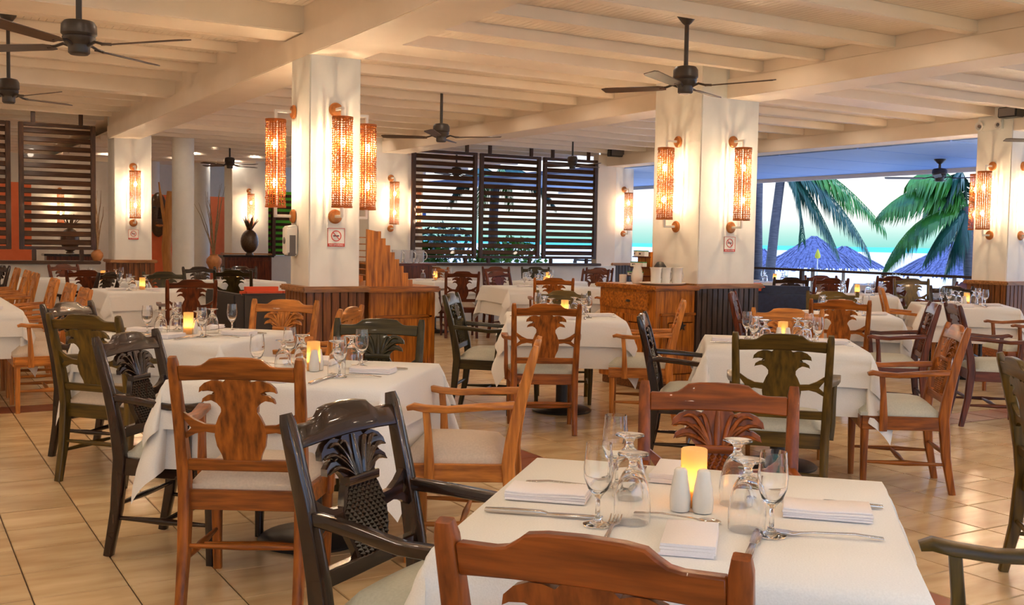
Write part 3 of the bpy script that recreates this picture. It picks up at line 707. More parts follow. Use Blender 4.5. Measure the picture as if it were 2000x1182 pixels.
def fork():
    m = MB().bar([(0, -.10, .003), (0, -.05, .008), (0, .02, .006), (0, .045, .004)], [.013, .009, .006, .010], .0025, (1, 0, 0))
    m.bar([(0, .043, .004), (0, .056, .003), (0, .062, .004)], [.010, .022, .023], .002, (1, 0, 0))
    for x in (-.0098, -.0033, .0033, .0098): m.bar([(x, .060, .004), (x, .085, .006), (x, .10, .009)], [.0035, .003, .002], .002, (1, 0, 0))
    return m.mesh('fork', 50)
def knife():
    m = MB().bar([(0, -.11, .004), (0, -.06, .005), (0, 0, .005), (0, .01, .004)], [.012, .015, .012, .010], [.006, .008, .007, .004], (1, 0, 0))
    m.bar([(0, .008, .004), (.001, .03, .004), (.001, .09, .004), (-.004, .115, .004)], [.010, .019, .019, .004], .0018, (1, 0, 0))
    return m.mesh('knife', 50)
def spoon():
    m = MB().bar([(0, -.10, .003), (0, -.04, .008), (0, .03, .005), (0, .045, .003)], [.012, .008, .005, .008], .0025, (1, 0, 0))
    m.sphere((0, .065, .004), .02, 12, 6, (.85, 1.3, .2)); return m.mesh('spoon', 60)
CUT = dict(fork=fork(), knife=knife(), spoon=spoon())
def put(name, me, mat, key, lx, ly, label, cat, group, rz=0., flip=0., dz=0.):
    cx, cy, rot, *_ = TABLES[key]; a = math.radians(rot)
    o = obj(name, me, mat, None, (cx + lx * math.cos(a) - ly * math.sin(a), cy + lx * math.sin(a) + ly * math.cos(a), TH + .0085 + dz))
    o.rotation_euler = (PI if flip else 0, 0, a + rz)
    if flip: o.location.z += flip
    return tag(o, label, cat, group)
def votive(key, lx, ly, label):
    cx, cy, rot, *_ = TABLES[key]; a = math.radians(rot)
    c = empty('votive_candle', (cx + lx * math.cos(a) - ly * math.sin(a), cy + lx * math.sin(a) + ly * math.cos(a), TH + .0085), 0, label, 'candle', 'table candles')
    obj('frosted_cup', GL['vot'], 'votive', c); obj('wax', GL['wax'], 'candle_wax', c); obj('flame', GL['flame'], 'flame', c)
def where(key, x, y):
    a = math.radians(TABLES[key][2]); v = Vector((x * math.cos(a) - y * math.sin(a), x * math.sin(a) + y * math.cos(a), 0))
    t = math.degrees(math.atan2(v.dot(Vector((fw.x, fw.y, 0))), v.dot(r0))) % 360
    return ('right', 'far right', 'far', 'far left', 'left', 'near left', 'near', 'near right')[int((t + 22.5) // 45) % 8]
def setting(key, desc, full, q=0, gm='glass'):
    """q quarter turns of the layout; full lays cutlery and four covers"""
    def rt(x, y):
        for _ in range(q): x, y = -y, x
        return x, y
    rr = random.Random(hash(desc) % 1000 if False else len(desc) * 7 + q)
    J = lambda s=.008: rr.uniform(-s, s)
    votive(key, *rt(.045 if key == 'near' else J(.05), -.008), 'glowing votive candle on the ' + desc)
    g = 'tableware on the ' + desc
    if full:
        for k, (x, y) in enumerate(((-.012, .016), (-.012, -.034))): put('salt_shaker' if k == 0 else 'pepper_shaker', GL['shak'], 'ceramic', key, *rt(x, y), '%s white ceramic shaker before the candle on the %s' % (('left', 'right')[k], desc), 'shaker', g)
    ups = ((-.185, .176), (.174, .198), (-.168, -.189), (.18, -.18)); inv = ((-.143, .105), (.074, .143), (.089, -.102), (-.126, -.133))
    for k, (x, y) in enumerate(ups):
        if key == 'near' and k == 3: continue
        if not full and k % 2: continue
        x, y = rt(x + J(), y + J())
        put('wine_glass', GL['wine'], gm, key, x, y, 'upright stemmed wine glass, %s on the %s' % (where(key, x, y), desc), 'glass', g)
    for k, (x, y) in enumerate(inv):
        if not full and k % 2 == 0: continue
        x, y = rt(x + (0 if key == 'near' else J()), y + (0 if key == 'near' else J()))
        put('water_goblet', GL['gob'], gm, key, x, y, 'upturned water goblet, %s on the %s' % (where(key, x, y), desc), 'glass', g, 0, .148)
    sides = ((0.014, .321, 0., 'left'), (.331, .06, PI / 2, 'back'), (.05, -.300, PI, 'right'), (-.270, -.028, -PI / 2, 'front'))
    for k, (x, y, rz, sd) in enumerate(sides):
        if not full and k in (1,): continue
        x, y = rt(x, y); lb = 'folded white napkin, %s side of the %s' % (where(key, x, y), desc)
        put('napkin', NAP[k % 3], 'napkin_cloth', key, x, y, lb, 'napkin', g, rz + q * PI / 2 + J(.06) + (PI / 2 if False else 0))
        if full:
            nx, ny = (0, 1) if k == 0 else (1, 0) if k == 1 else (0, -1) if k == 2 else (-1, 0)
            sx, sy = ny, -nx
            for nm, off, dr in (('fork', -.135, .245 if k in (1, 3) else .29), ('knife', .15, .265 if k in (1, 3) else .30)):
                lx, ly = nx * dr + sx * -off * (1 if True else 1), ny * dr + sy * -off
                lx, ly = rt(lx, ly); ang = math.atan2(-ny, -nx) - PI / 2
                lb = 'silver %s, %s side of the %s' % (nm, where(key, *rt(nx, ny)), desc)
                put(nm, CUT[nm], 'steel', key, lx, ly, lb, nm, g, ang + q * PI / 2 + J(.08)).scale = (1.15, 1.15, 1.15)
    if key == 'near': put('spoon', CUT['spoon'], 'steel', key, -.088, .01, 'silver spoon lying crosswise in front of the shakers on the nearest table', 'spoon', g, math.radians(-8) + PI)
for key, full, q in (('near', 1, 0), ('left', 1, 1), ('leftb', 1, 0), ('mid', 1, 0), ('right', 1, 0), ('right2', 0, 0), ('right3', 1, 1), ('veranda', 0, 0), ('v2', 0, 1), ('v3', 0, 0), ('v4', 0, 1), ('back', 0, 0), ('back2', 0, 1), ('back3', 0, 0), ('fl', 0, 0), ('fl2', 0, 1), ('fl4', 0, 0), ('edge', 0, 0)):
    setting(key, TABLES[key][3], full, q)
for k in range(3): put('napkin', NAP[k], 'napkin_cloth', 'long', .33, -1.9 + .55 * k, 'folded white napkin on the long table at the left picture edge', 'napkin', 'napkins on the long table', .3)

# ================================================================== SIDEBOARDS
def rel(o, name, a, b, mat, bev=.006):
    x, y, z = o.location
    return obj(name, MB().box((a[0] - x, a[1] - y, a[2] - z), (b[0] - x, b[1] - y, b[2] - z)).mesh(name, bevel=bev), mat, o)
s = empty('sideboard', (3.56, 8.3, .003), 0, 'orange-brown wooden sideboard against the right side of the tall left column', 'sideboard')
rel(s, 'body', (3.27, 7.76, .06), (3.84, 8.88, .93), 'sideboard_v'); rel(s, 'plinth', (3.29, 7.79, .003), (3.82, 8.86, .06), 'wainscot_h')
rel(s, 'worktop', (3.235, 7.70, .93), (3.88, 8.93, .975), 'sideboard_h', .012)
pn = rel(s, 'end_panel', (3.34, 7.738, .12), (3.80, 7.76, .72), 'sideboard_v'); rel(s, 'panel_moulding', (3.32, 7.735, .72), (3.82, 7.76, .745), 'sideboard_h'); rel(s, 'corner_stile', (3.785, 7.735, .06), (3.845, 7.765, .93), 'sideboard_v'); rel(s, 'corner_stile', (3.265, 7.735, .06), (3.315, 7.765, .93), 'sideboard_v')
# tiered rack with a stepped side
tr = empty('tiered_rack', (3.4, 8.3, .975), 0, 'stepped wooden condiment rack on the sideboard by the tall left column', 'rack')
NS = 8; prof = [(0, 0), (.40, 0)]
for k in range(NS): prof += [(.40 - .04 * k, .055 * (k + 1)), (.40 - .04 * (k + 1), .055 * (k + 1))]
prof += [(0, .455)]
prof = [(x - .15, z) for x, z in prof]
for yy in (-.54, .50): obj('stepped_side', slab(prof, yy, yy + .022, 'stepped_side'), 'sideboard_v', tr)
for k in range(1, NS): obj('shelf', MB().box((.40 - .15 - .04 * (k + 1), -.518, .055 * k), (.40 - .15 - .04 * k - .004, .50, .055 * k + .008)), 'sideboard_h', tr)
for k in range(7):
    x = 3.4 + .40 - .15 - .04 * (k + 1) - .02 + .035; z = .975 + .055 * (k + 1) + .009
    mt = ('paper_white', 'print_dark', 'jug_grey')[k % 3]
    m_ = MB().lathe([(0, 0), (.016, 0), (.018, .02), (.012, .034), (.012, .04), (.009, .046), (0, .047)], 10)
    tag(obj('condiment_pot', m_.mesh('condiment_pot', 50), mt, None, (x - .018, 7.86 + .04 * (k % 2), z)), 'small condiment pot on step %d of the stepped rack' % (k + 1) if False else 'small condiment pot on a step of the stepped rack', 'pot', 'condiment pots on the stepped rack')
# right sideboard beside the wide column
s = empty('sideboard', (6.2, 7.93, .003), 0, 'orange-brown sideboard with drawer and doors beside the wide middle column', 'sideboard')
rel(s, 'body', (5.95, 7.52, .08), (6.41, 8.38, .93), 'sideboard_v'); rel(s, 'plinth', (5.98, 7.55, .003), (6.40, 8.36, .08), 'wainscot_h'); rel(s, 'worktop', (5.905, 7.475, .93), (6.445, 8.42, .972), 'sideboard_h', .012)
d = rel(s, 'drawer', (5.93, 7.60, .74), (5.95, 8.34, .905), 'sideboard_h', .008)
hd = obj('handle', MB().sphere((0, 0, 0), .035, 12, 6, (.25, 1, .38)).mesh('handle', 60), 'black_metal', d, (5.93 - 6.2 - .004, 7.90 - 7.93, .82 - .003))
for y0 in (7.60, 7.98):
    dr = rel(s, 'door', (5.932, y0, .13), (5.95, y0 + .36, .70), 'sideboard_v', .006); rel(s, 'raised_panel', (5.922, y0 + .06, .20), (5.94, y0 + .30, .63), 'sideboard_v', .01)
dr = rel(s, 'door', (6.02, 7.50, .10), (6.40, 7.52, .70), 'sideboard_v'); rel(s, 'raised_panel', (6.08, 7.492, .16), (6.38, 7.51, .64), 'sideboard_v', .008)
rel(s, 'panel_moulding', (6.0, 7.492, .70), (6.41, 7.52, .725), 'sideboard_h'); rel(s, 'corner_stile', (5.94, 7.505, .08), (5.985, 7.525, .93), 'sideboard_v')
st = []
for k in range(10):
    a = PI / 2 + k * PI / 5; r = .045 if k % 2 == 0 else .018; st.append((r * math.cos(a), r * math.sin(a)))
obj('star_ornament', slab(st, -.008, .008, 'star'), 'black_metal', s, (6.24 - 6.2, 7.488 - 7.93, .60))
# things on it
def handle_ring(m, cx, cz, r, th, y=0, a0=-PI / 2, a1=PI / 2):
    m.tube([(cx + r * .7 * math.cos(a0 + (a1 - a0) * k / 8), y, cz + r * math.sin(a0 + (a1 - a0) * k / 8)) for k in range(9)], th, 6); return m
p = empty('milk_pitcher', (6.14, 8.05, .973), .3, 'cream ceramic milk pitcher on the right sideboard', 'pitcher')
obj('body', MB().lathe([(0, 0), (.04, 0), (.055, .03), (.058, .07), (.045, .12), (.034, .15), (.04, .18), (.037, .18), (.03, .15), (.03, .14), (0, .13)], 20).mesh('pitcher', 60), 'ceramic', p); obj('handle', handle_ring(MB(), .038, .11, .05, .007).mesh('handle', 60), 'ceramic', p)
tr2 = tag(obj('serving_tray', MB().lathe([(0, 0), (.19, 0), (.235, .016), (.238, .022), (.19, .006), (0, .006)], 28).mesh('tray', 40), 'ceramic', None, (6.20, 7.74, .973)), 'white oval serving tray under the tall mugs on the right sideboard', 'tray'); tr2.scale = (1.0, .8, 1)
for k, (x, y, lb) in enumerate(((6.09, 7.70, 'tall cream jug on the tray nearest the milk pitcher'), (6.20, 7.70, 'middle one of the three tall cream jugs on the tray'), (6.32, 7.68, 'tall cream jug on the tray nearest the column corner'))):
    c = empty('cream_jug', (x, y, .98), 0, lb, 'jug', 'tall cream jugs on the tray')
    obj('body', MB().lathe([(0, 0), (.042, 0), (.046, .01), (.047, .10), (.052, .145), (.060, .155), (.056, .156), (.046, .145), (.042, .10), (.040, .012), (0, .01)], 20).mesh('jug', 50), 'ceramic', c)
    obj('handle', handle_ring(MB(), .044, .085, .045, .006).mesh('handle', 60), 'ceramic', c)
tag(obj('sugar_cup', MB().lathe([(0, 0), (.034, 0), (.036, .08), (.032, .08), (.030, .01), (0, .01)], 18).mesh('cup', 50), 'ceramic', None, (6.10, 8.22, .973)), 'plain cream cup behind the milk pitcher', 'cup')
rk = empty('tea_rack', (6.33, 8.2, .973), 0, 'wooden tea rack with printed boxes on the right sideboard', 'rack')
obj('back_board', MB().box((.02, -.08, 0), (.05, .12, .30)), 'sideboard_v', rk)
for k, (z, dx) in enumerate(((.07, -.10), (.155, -.07), (.255, -.04))): obj('shelf', MB().box((dx, -.09, z - .01), (.02, .13, z)), 'mahogany_h', rk)
for k, (x, y, z, w_, d_, h_, mt, lb) in enumerate(((6.27, 8.11, 1.229, .05, .10, .055, 'paper_white', 'white tea box with dark print on the top shelf of the tea rack'), (6.29, 8.25, 1.229, .05, .06, .055, 'paper_white', 'small square tea box on the top shelf of the tea rack'), (6.26, 8.12, 1.129, .05, .20, .045, 'paper_white', 'long printed tea box on the middle shelf of the tea rack'), (6.22, 8.12, 1.044, .05, .19, .035, 'ceramic', 'low pale tea box on the bottom shelf of the tea rack'))):
    bx = tag(obj('tea_box', MB().box((0, 0, 0), (w_, d_, h_)).mesh('tea_box', bevel=.002), mt, None, (x, y, z)), lb, 'box', 'tea boxes on the rack')
    obj('green_edge', MB().box((-.001, -.001, h_ - .008), (w_ + .001, d_ + .001, h_ + .001)), 'print_green', bx); obj('printed_mark', MB().box((-.0015, d_ * .6, h_ * .3), (.002, d_ * .85, h_ * .6)), 'print_dark', bx)
tag(obj('bread_dome', MB().lathe([(.0, .17), (.05, .165), (.10, .13), (.125, .07), (.13, 0), (0, 0)], 24).mesh('dome', 60), 'black_metal', None, (6.36, 7.98, .973)), 'black dome behind the tall jugs on the right sideboard', 'dome').scale = (.6, .6, 1.25)
# small dark cabinet by the back column with glass pitchers
s = empty('side_cabinet', (6.95, 14.9, .003), 0, 'dark wooden side cabinet in front of the back column', 'cabinet')
rel(s, 'body', (6.65, 14.7, .05), (7.25, 15.2, .95), 'mahogany_v'); rel(s, 'worktop', (6.60, 14.65, .95), (7.30, 15.25, .985), 'mahogany_h'); rel(s, 'plinth', (6.67, 14.72, .003), (7.23, 15.18, .05), 'dark_h')
for k, x in enumerate((6.74, 6.93, 7.12)):
    c = empty('glass_pitcher', (x, 14.9, .986), -.5, ('leftmost', 'middle', 'rightmost')[k] + ' clear pitcher on the dark cabinet below the left screen', 'pitcher', 'clear pitchers')
    obj('body', MB().lathe([(0, 0), (.07, 0), (.072, .01), (.078, .17), (.084, .20), (.081, .20), (.074, .17), (.066, .012), (0, .01)], 18).mesh('pitcher', 50), 'thin_glass', c); obj('handle', handle_ring(MB(), .072, .11, .065, .008).mesh('handle', 60), 'white_enamel', c)

# ================================================================== WALL FIXTURES
def text_mesh(txt, size):
    cu = bpy.data.curves.new('txt', 'FONT'); cu.body = txt; cu.size = size; cu.align_x = 'CENTER'; cu.align_y = 'CENTER'; cu.extrude = .0004
    o = bpy.data.objects.new('txt', cu); COL.objects.link(o); dg = bpy.context.evaluated_depsgraph_get(); me = bpy.data.meshes.new_from_object(o.evaluated_get(dg)); bpy.data.objects.remove(o)
    me.transform(Matrix.Rotation(PI / 2, 4, 'X')); me.materials.clear(); return me
TXT = text_mesh('NO SMOKING', .018)
def sign(x, y, rz, label, z=1.36):
    s = empty('no_smoking_sign', (x, y, z), rz, label, 'sign', 'no smoking signs')
    obj('plate', MB().box((-.07, -.006, -.07), (.07, 0, .072)), 'plaster', s)
    for a, b in (((-.07, -.008, -.070), (-.066, -.005, .072)), ((.066, -.008, -.070), (.07, -.005, .072)), ((-.07, -.008, .068), (.07, -.005, .072))): obj('border', MB().box(a, b), 'print_red', s)
    ring = MB().rings([[(r * math.cos(2 * PI * j / 24), y_, .012 + r * math.sin(2 * PI * j / 24)) for j in range(24)] for r, y_ in ((.042, -.006), (.042, -.008), (.035, -.008), (.035, -.006))], True, False)
    obj('prohibition_ring', ring.mesh('ring'), 'print_red', s); obj('slash', MB().bar([(-.027, -.0075, .039), (.027, -.0075, -.015)], .006, .002, (1, 0, 1)), 'print_red', s)
    obj('cigarette', MB().box((-.024, -.0078, .008), (.024, -.006, .017)), 'print_dark', s); obj('text_bar', MB().box((-.068, -.008, -.07), (.068, -.005, -.046)), 'print_red', s); obj('lettering', TXT, 'paper_white', s, (0, -.0085, -.058))
sign(2.96, 7.68, S_, 'no smoking sign below the front sconce of the tall left column'); sign(6.90, 7.62, S_, 'no smoking sign on the wide middle column'); sign(11.2, 7.86, W_, 'no smoking sign on the right column'); sign(3.06, 16.0, S_, 'tiny no smoking sign on the far left column', 1.35)
dsp = empty('soap_dispenser', (2.74, 7.98, 1.33), W_, 'white and grey hand sanitizer dispenser on the tall left column', 'dispenser')
obj('housing', MB().bar([(0, -.002, 0), (0, -.085, 0)], [.13, .125], [.25, .22], (1, 0, 0)).mesh('housing', bevel=.012), 'white_enamel', dsp); obj('grey_cover', MB().box((-.067, -.075, -.12), (.067, -.012, .05)).mesh('cover', bevel=.008), 'grey_plastic', dsp); obj('lens', MB().sphere((0, -.09, 0), .02, 10, 6, (1, .4, 1.4)).mesh('lens', 60), 'grey_plastic', dsp)
em_ = empty('emergency_light', (11.2, 7.90, 2.80), W_, 'white twin-lamp emergency light at the top of the right column', 'lamp')
obj('box', MB().box((-.14, -.05, -.05), (.14, 0, .07)).mesh('box', bevel=.008), 'white_enamel', em_)
for x in (-.12, .12):
    h_ = obj('lamp_head', MB().rings([[(x + r * math.cos(2 * PI * j / 16), y, r * math.sin(2 * PI * j / 16)) for j in range(16)] for r, y in ((.03, -.05), (.055, -.09), (.055, -.10), (.04, -.10), (.03, -.085))]).mesh('lamp_head', 40), 'white_enamel', em_); obj('lens', MB().sphere((x, -.092, 0), .022, 8, 5, (1, .5, 1)), 'grey_plastic', h_)
sp_ = empty('loudspeaker', (11.14, 7.58, 2.86), W_, 'black loudspeaker box under the ceiling at the right edge', 'speaker'); obj('cabinet', MB().box((-.12, -.16, 0), (.12, .0, .12)).mesh('cab', bevel=.01), 'black_metal', sp_); obj('grille', MB().box((-.10, -.165, .015), (.10, -.158, .105)), 'grey_plastic', sp_)
sp_ = empty('loudspeaker', (11.1, 15.3, 2.87), S_, 'small black loudspeaker under the ceiling by the back pier', 'speaker'); obj('cabinet', MB().box((-.16, -.12, 0), (.16, .0, .13)).mesh('cab', bevel=.01), 'black_metal', sp_); obj('grille', MB().box((-.14, -.125, .015), (.14, -.118, .115)), 'grey_plastic', sp_)

# ================================================================== LOUNGE SEATS
s = empty('wicker_sofa', (3.65, 11.75, .003), 0, 'black wicker sofa with orange cushions behind the light tan chair', 'sofa')
rel(s, 'side_panel', (3.20, 11.30, .02), (3.30, 12.5, .73), 'wicker_dark', .015); rel(s, 'back_panel', (3.30, 11.30, .02), (4.3, 11.42, .73), 'wicker_dark', .015); rel(s, 'seat_base', (3.30, 11.42, .02), (4.3, 12.5, .30), 'wicker_dark'); rel(s, 'side_panel', (4.3, 11.30, .02), (4.4, 12.5, .62), 'wicker_dark', .015)
for k in range(2): rel(s, 'back_cushion', (3.33 + .48 * k, 11.43, .46), (3.80 + .48 * k, 11.60, .80), 'orange_cushion', .05); rel(s, 'seat_cushion', (3.33 + .48 * k, 11.60, .30), (3.80 + .48 * k, 12.48, .46), 'orange_cushion', .05)
s = empty('leather_armchair', (8.45, 8.5, .003), math.radians(135), 'navy leather armchair right of the wide middle column', 'armchair')
def part(o, name, a, b, mat, bev): return obj(name, MB().box(a, b).mesh(name, bevel=bev), mat, o)
part(s, 'seat_base', (-.42, -.42, .0), (.42, .42, .36), 'leather_navy', .05); part(s, 'backrest', (-.42, -.42, .3), (.42, -.18, .9), 'leather_navy', .09); part(s, 'seat_cushion', (-.27, -.2, .35), (.27, .42, .5), 'leather_navy', .06)
for x in (-.44, .24): part(s, 'armrest', (x, -.40, .1), (x + .20, .42, .66), 'leather_navy', .08)
part(s, 'lumbar_roll', (-.40, -.46, .62), (.40, -.24, .86), 'leather_navy', .08); part(s, 'orange_pillow', (.16, -.24, .84), (.40, -.14, .93), 'orange_cushion', .04)

# ================================================================== FAR ROOM AT THE LEFT
o = tag(obj('orange_partition', MB().box((5.0, 24.5, 0), (6.72, 24.6, 2.25)), 'orange_wall'), 'orange partition wall in the far room behind the round column', 'partition')
o = tag(obj('orange_partition', MB().box((1.4, 22.0, 0), (2.35, 22.1, 2.3)), 'orange_wall'), 'coral orange partition seen through the left louvred screen', 'partition')
mk = empty('carved_mask', (5.2, 24.47, 1.80), 0, 'large dark carved mask on the orange partition', 'mask')
obj('face', MB().sphere((0, -.08, 0), .5, 16, 10, (.42, .24, 1)).mesh('face', 60), 'pine_carving', mk); obj('nose', MB().bar([(0, -.18, .15), (0, -.25, -.08)], [.05, .1], .06, (1, 0, 0)), 'dark_v', mk)
for x in (-.09, .09): obj('eye', MB().sphere((x, -.17, .16), .045, 8, 5, (1.3, .5, .6)), 'black_metal', mk)
obj('mouth', MB().sphere((0, -.18, -.24), .07, 10, 5, (1.2, .5, .5)), 'copper', mk)
def branches(x, y, z, n, h, spread, label, potr=.13, seed=1, mat='branch'):
    rr = random.Random(seed); v = empty('branch_vase', (x, y, z), 0, label, 'vase')
    obj('pot', MB().lathe([(0, 0), (potr * .6, 0), (potr, potr * .8), (potr * .95, potr * 1.3), (potr * .5, potr * 1.75), (potr * .55, potr * 1.9), (potr * .45, potr * 1.9), (potr * .4, potr * 1.7), (0, potr * 1.6)], 20).mesh('pot', 60), 'terracotta_pot', v)
    for k in range(n):
        a = rr.uniform(0, 2 * PI); s_ = rr.uniform(.2, 1) * spread; hh = h * rr.uniform(.7, 1); pts = []
        for q in range(6):
            t = q / 5; pts.append((math.cos(a) * s_ * t ** 1.3 + rr.uniform(-.02, .02) * t, math.sin(a) * s_ * t ** 1.3 + rr.uniform(-.02, .02) * t, potr * 1.2 + hh * t))
        obj('branch', MB().tube(pts, [.011, .010, .009, .007, .005, .002], 5).mesh('branch', 60), mat, v)
branches(2.58, 16.1, .966, 8, .95, .16, 'orange pot of bare branches on the sill beside the left screen', .085, 3)
st_ = empty('plant_stand', (4.78, 18.1, .003), 0, 'wooden plant stand behind the round column', 'stand'); rel(st_, 'top', (4.5, 17.85, .74), (5.06, 18.35, .79), 'wainscot_h')
for dx in (4.53, 4.97):
    for dy in (17.88, 18.26): rel(st_, 'leg', (dx, dy, .0), (dx + .06, dy + .06, .74), 'wainscot_v')
branches(4.78, 18.1, .791, 12, 1.3, .5, 'round orange pot of tall bare branches behind the round column', .13, 9)
dw = empty('driftwood_trunk', (4.12, 18.6, .0), 0, 'orange-lit driftwood trunk standing left of the round column', 'driftwood')
obj('trunk', MB().tube([(0, 0, 0), (.03, 0, .5), (-.02, .02, 1.1), (.02, 0, 1.7), (.05, 0, 2.1)], [.09, .085, .08, .085, .06], 8).mesh('trunk', 60), 'driftwood', dw)
for dx in (-.12, .1): obj('limb', MB().tube([(0, 0, 1.3), (dx * .7, 0, 1.8), (dx * 1.2, 0, 2.25)], [.04, .03, .012], 6).mesh('limb', 60), 'driftwood', dw)
s = empty('dark_cabinet', (5.85, 19.95, .003), 0, 'dark wooden cabinet carrying the pineapple carving', 'cabinet'); rel(s, 'body', (5.4, 19.7, .0), (6.3, 20.2, .96), 'mahogany_v'); rel(s, 'worktop', (5.36, 19.66, .96), (6.34, 20.24, 1.0), 'dark_h')
for x in (5.45, 5.88): rel(s, 'door', (x, 19.685, .08), (x + .38, 19.70, .9), 'mahogany_v')
def pineapple(x, y, z, sc_, label):
    p = empty('pineapple_carving', (x, y, z), 0, label, 'carving')
    obj('foot', MB().lathe([(0, 0), (.08, 0), (.08, .02), (.05, .05)], 14).mesh('foot', 50), 'pine_carving', p); obj('fruit', MB().sphere((0, 0, .27), .24, 18, 12, (.74, .74, 1)).mesh('fruit', 60), 'pine_carving', p)
    for k in range(9):
        a = k * 2.4; t = .05 + .012 * k; obj('crown_leaf', MB().tube([(0, 0, .46), (math.cos(a) * t * .8, math.sin(a) * t * .8, .60), (math.cos(a) * t * 1.5, math.sin(a) * t * 1.5, .68 + .012 * (9 - k))], [.034, .026, .004], 5, .5).mesh('crown_leaf', 60), 'pine_carving', p)
    p.scale = (sc_,) * 3
pineapple(5.93, 19.9, 1.0, .95, 'big dark carved pineapple on the dark cabinet in the far room')
pineapple(3.1, 22.5, .95, 1.0, 'carved pineapple seen through the left louvred screen')
s = empty('console_table', (3.1, 22.5, .003), 0, 'console under the carved pineapple seen through the left screen', 'console'); rel(s, 'top', (2.6, 22.3, .90), (3.6, 22.75, .945), 'dark_h'); rel(s, 'apron', (2.65, 22.33, .0), (3.55, 22.7, .9), 'mahogany_v')
sconce(3.37, 26.0, S_, 'sconce glowing through the slats of the left louvred screen')
wn = obj('window_1', MB().box((7.17, 22.75, .95), (7.75, 22.8, 2.35)), 'lime_panel'); wn['kind'] = 'structure'
for k in range(11): obj('slat', MB().bar([(7.17, 22.68, 1.0 + .125 * k), (7.75, 22.68, 1.0 + .125 * k)], .07, .015, (0, .6, .8)), 'screen_h', wn)
obj('window_frame', MB().box((7.25, 22.62, .93), (7.32, 22.74, 2.4)), 'screen_v', wn)
struct('wall_far_low', MB().box((7.15, 22.7, 0), (9.5, 22.9, .93)), 'plaster')

# ================================================================== VERANDA AND BEACH
aw = struct('ceiling_veranda', MB().box((11.62, -3.2, 2.745), (15.6, 24, 2.80)), 'awning_paint')
yy = -3.2
while yy < 23.5:
    obj('soffit_panel', MB().box((11.63, yy + .008, 2.715), (15.58, yy + 1.475, 2.745)), 'awning_paint', aw); yy += 1.5
obj('fascia', MB().box((15.58, -3.2, 2.64), (15.64, 24, 2.82)), 'beam_paint', aw)
fan(13.85, 10.65, 2.715, 2.58, 'small ceiling fan under the blue veranda soffit among the palms', .6, 4, 1.2)
rl = empty('railing', (15.5, 9, .0), 0, 'dark wooden veranda railing before the beach', 'railing')
obj('hand_rail', MB().box((-.05, -12, .86), (.05, 14, .905)).mesh('hand_rail', bevel=.008), 'screen_h', rl); obj('bottom_rail', MB().box((-.03, -12, .12), (.03, 14, .17)), 'screen_h', rl)
for k in range(14): obj('post', MB().box((-.035, -12 + 2 * k - .035, .0), (.035, -12 + 2 * k + .035, .86)), 'screen_v', rl)
struct('ground_beach_glare', MB().box((15.95, -600, -1.6), (420, 1500, -1.3)), 'sand_glare')  # beach nearby; farther out, sunset glare on water painted as cream ground
struct('ground_sea', MB().box((420, -4000, -1.8), (6000, 9000, -1.35)), 'sea')
struct('ground_garden', MB().box((9.5, 16.2, -.15), (15.95, 60, -.02)), 'stone_path')
def parasol(x, y, apex, r, h, label, seed):
    rr = random.Random(seed); p = empty('thatched_parasol', (x, y, -1.3), 0, label, 'parasol', 'thatched beach parasols')
    obj('pole', MB().lathe([(.07, 0), (.06, apex + 1.3 - .1)], 10).mesh('pole', 50), 'bark', p)
    m = MB(); za = apex + 1.3
    m.lathe([(0, za - .02), (r * .5, za - h * .48), (r * .97, za - h * .97)], 28)
    for ring in range(9):
        f = .06 + ring / 9 * .94
        for k in range(int(26 + 60 * f)):
            a = rr.uniform(0, 2 * PI); f0 = f * .97; f1 = min(1.07, f0 + rr.uniform(.14, .24)); wv = rr.uniform(.02, .045) * r / 1.5
            c, s_ = math.cos(a), math.sin(a); up = rr.uniform(.01, .05); i = len(m.v)
            for (ff, ww, uu) in ((f0, wv * .6, up), (f1, wv, up * .7)):
                bx, by, bz = c * r * ff, s_ * r * ff, za - h * ff + uu
                m.v += [(bx - s_ * ww, by + c * ww, bz), (bx + s_ * ww, by - c * ww, bz)]
            m.v += [(c * r * (f1 + .01), s_ * r * (f1 + .01), za - h * f1 - .03)]
            m.f += [(i, i + 1, i + 3, i + 2), (i + 2, i + 3, i + 4)]
    tag(obj('thatch_canopy', m.mesh('thatch'), 'thatch', p), kind='stuff')
parasol(25.7, 24.4, 1.70, 1.62, 1.05, 'large thatched parasol in the middle of the beach opening', 1); parasol(32.0, 28.8, 1.38, 1.6, .85, 'smaller thatched parasol behind the right edge of the large one', 2); parasol(27.0, 20.1, 1.58, 1.75, 1.0, 'thatched parasol at the right next to the right column', 3); parasol(29.0, 30.1, 1.22, 1.1, .78, 'thatched parasol peeking out by the palm trunk at left', 4)
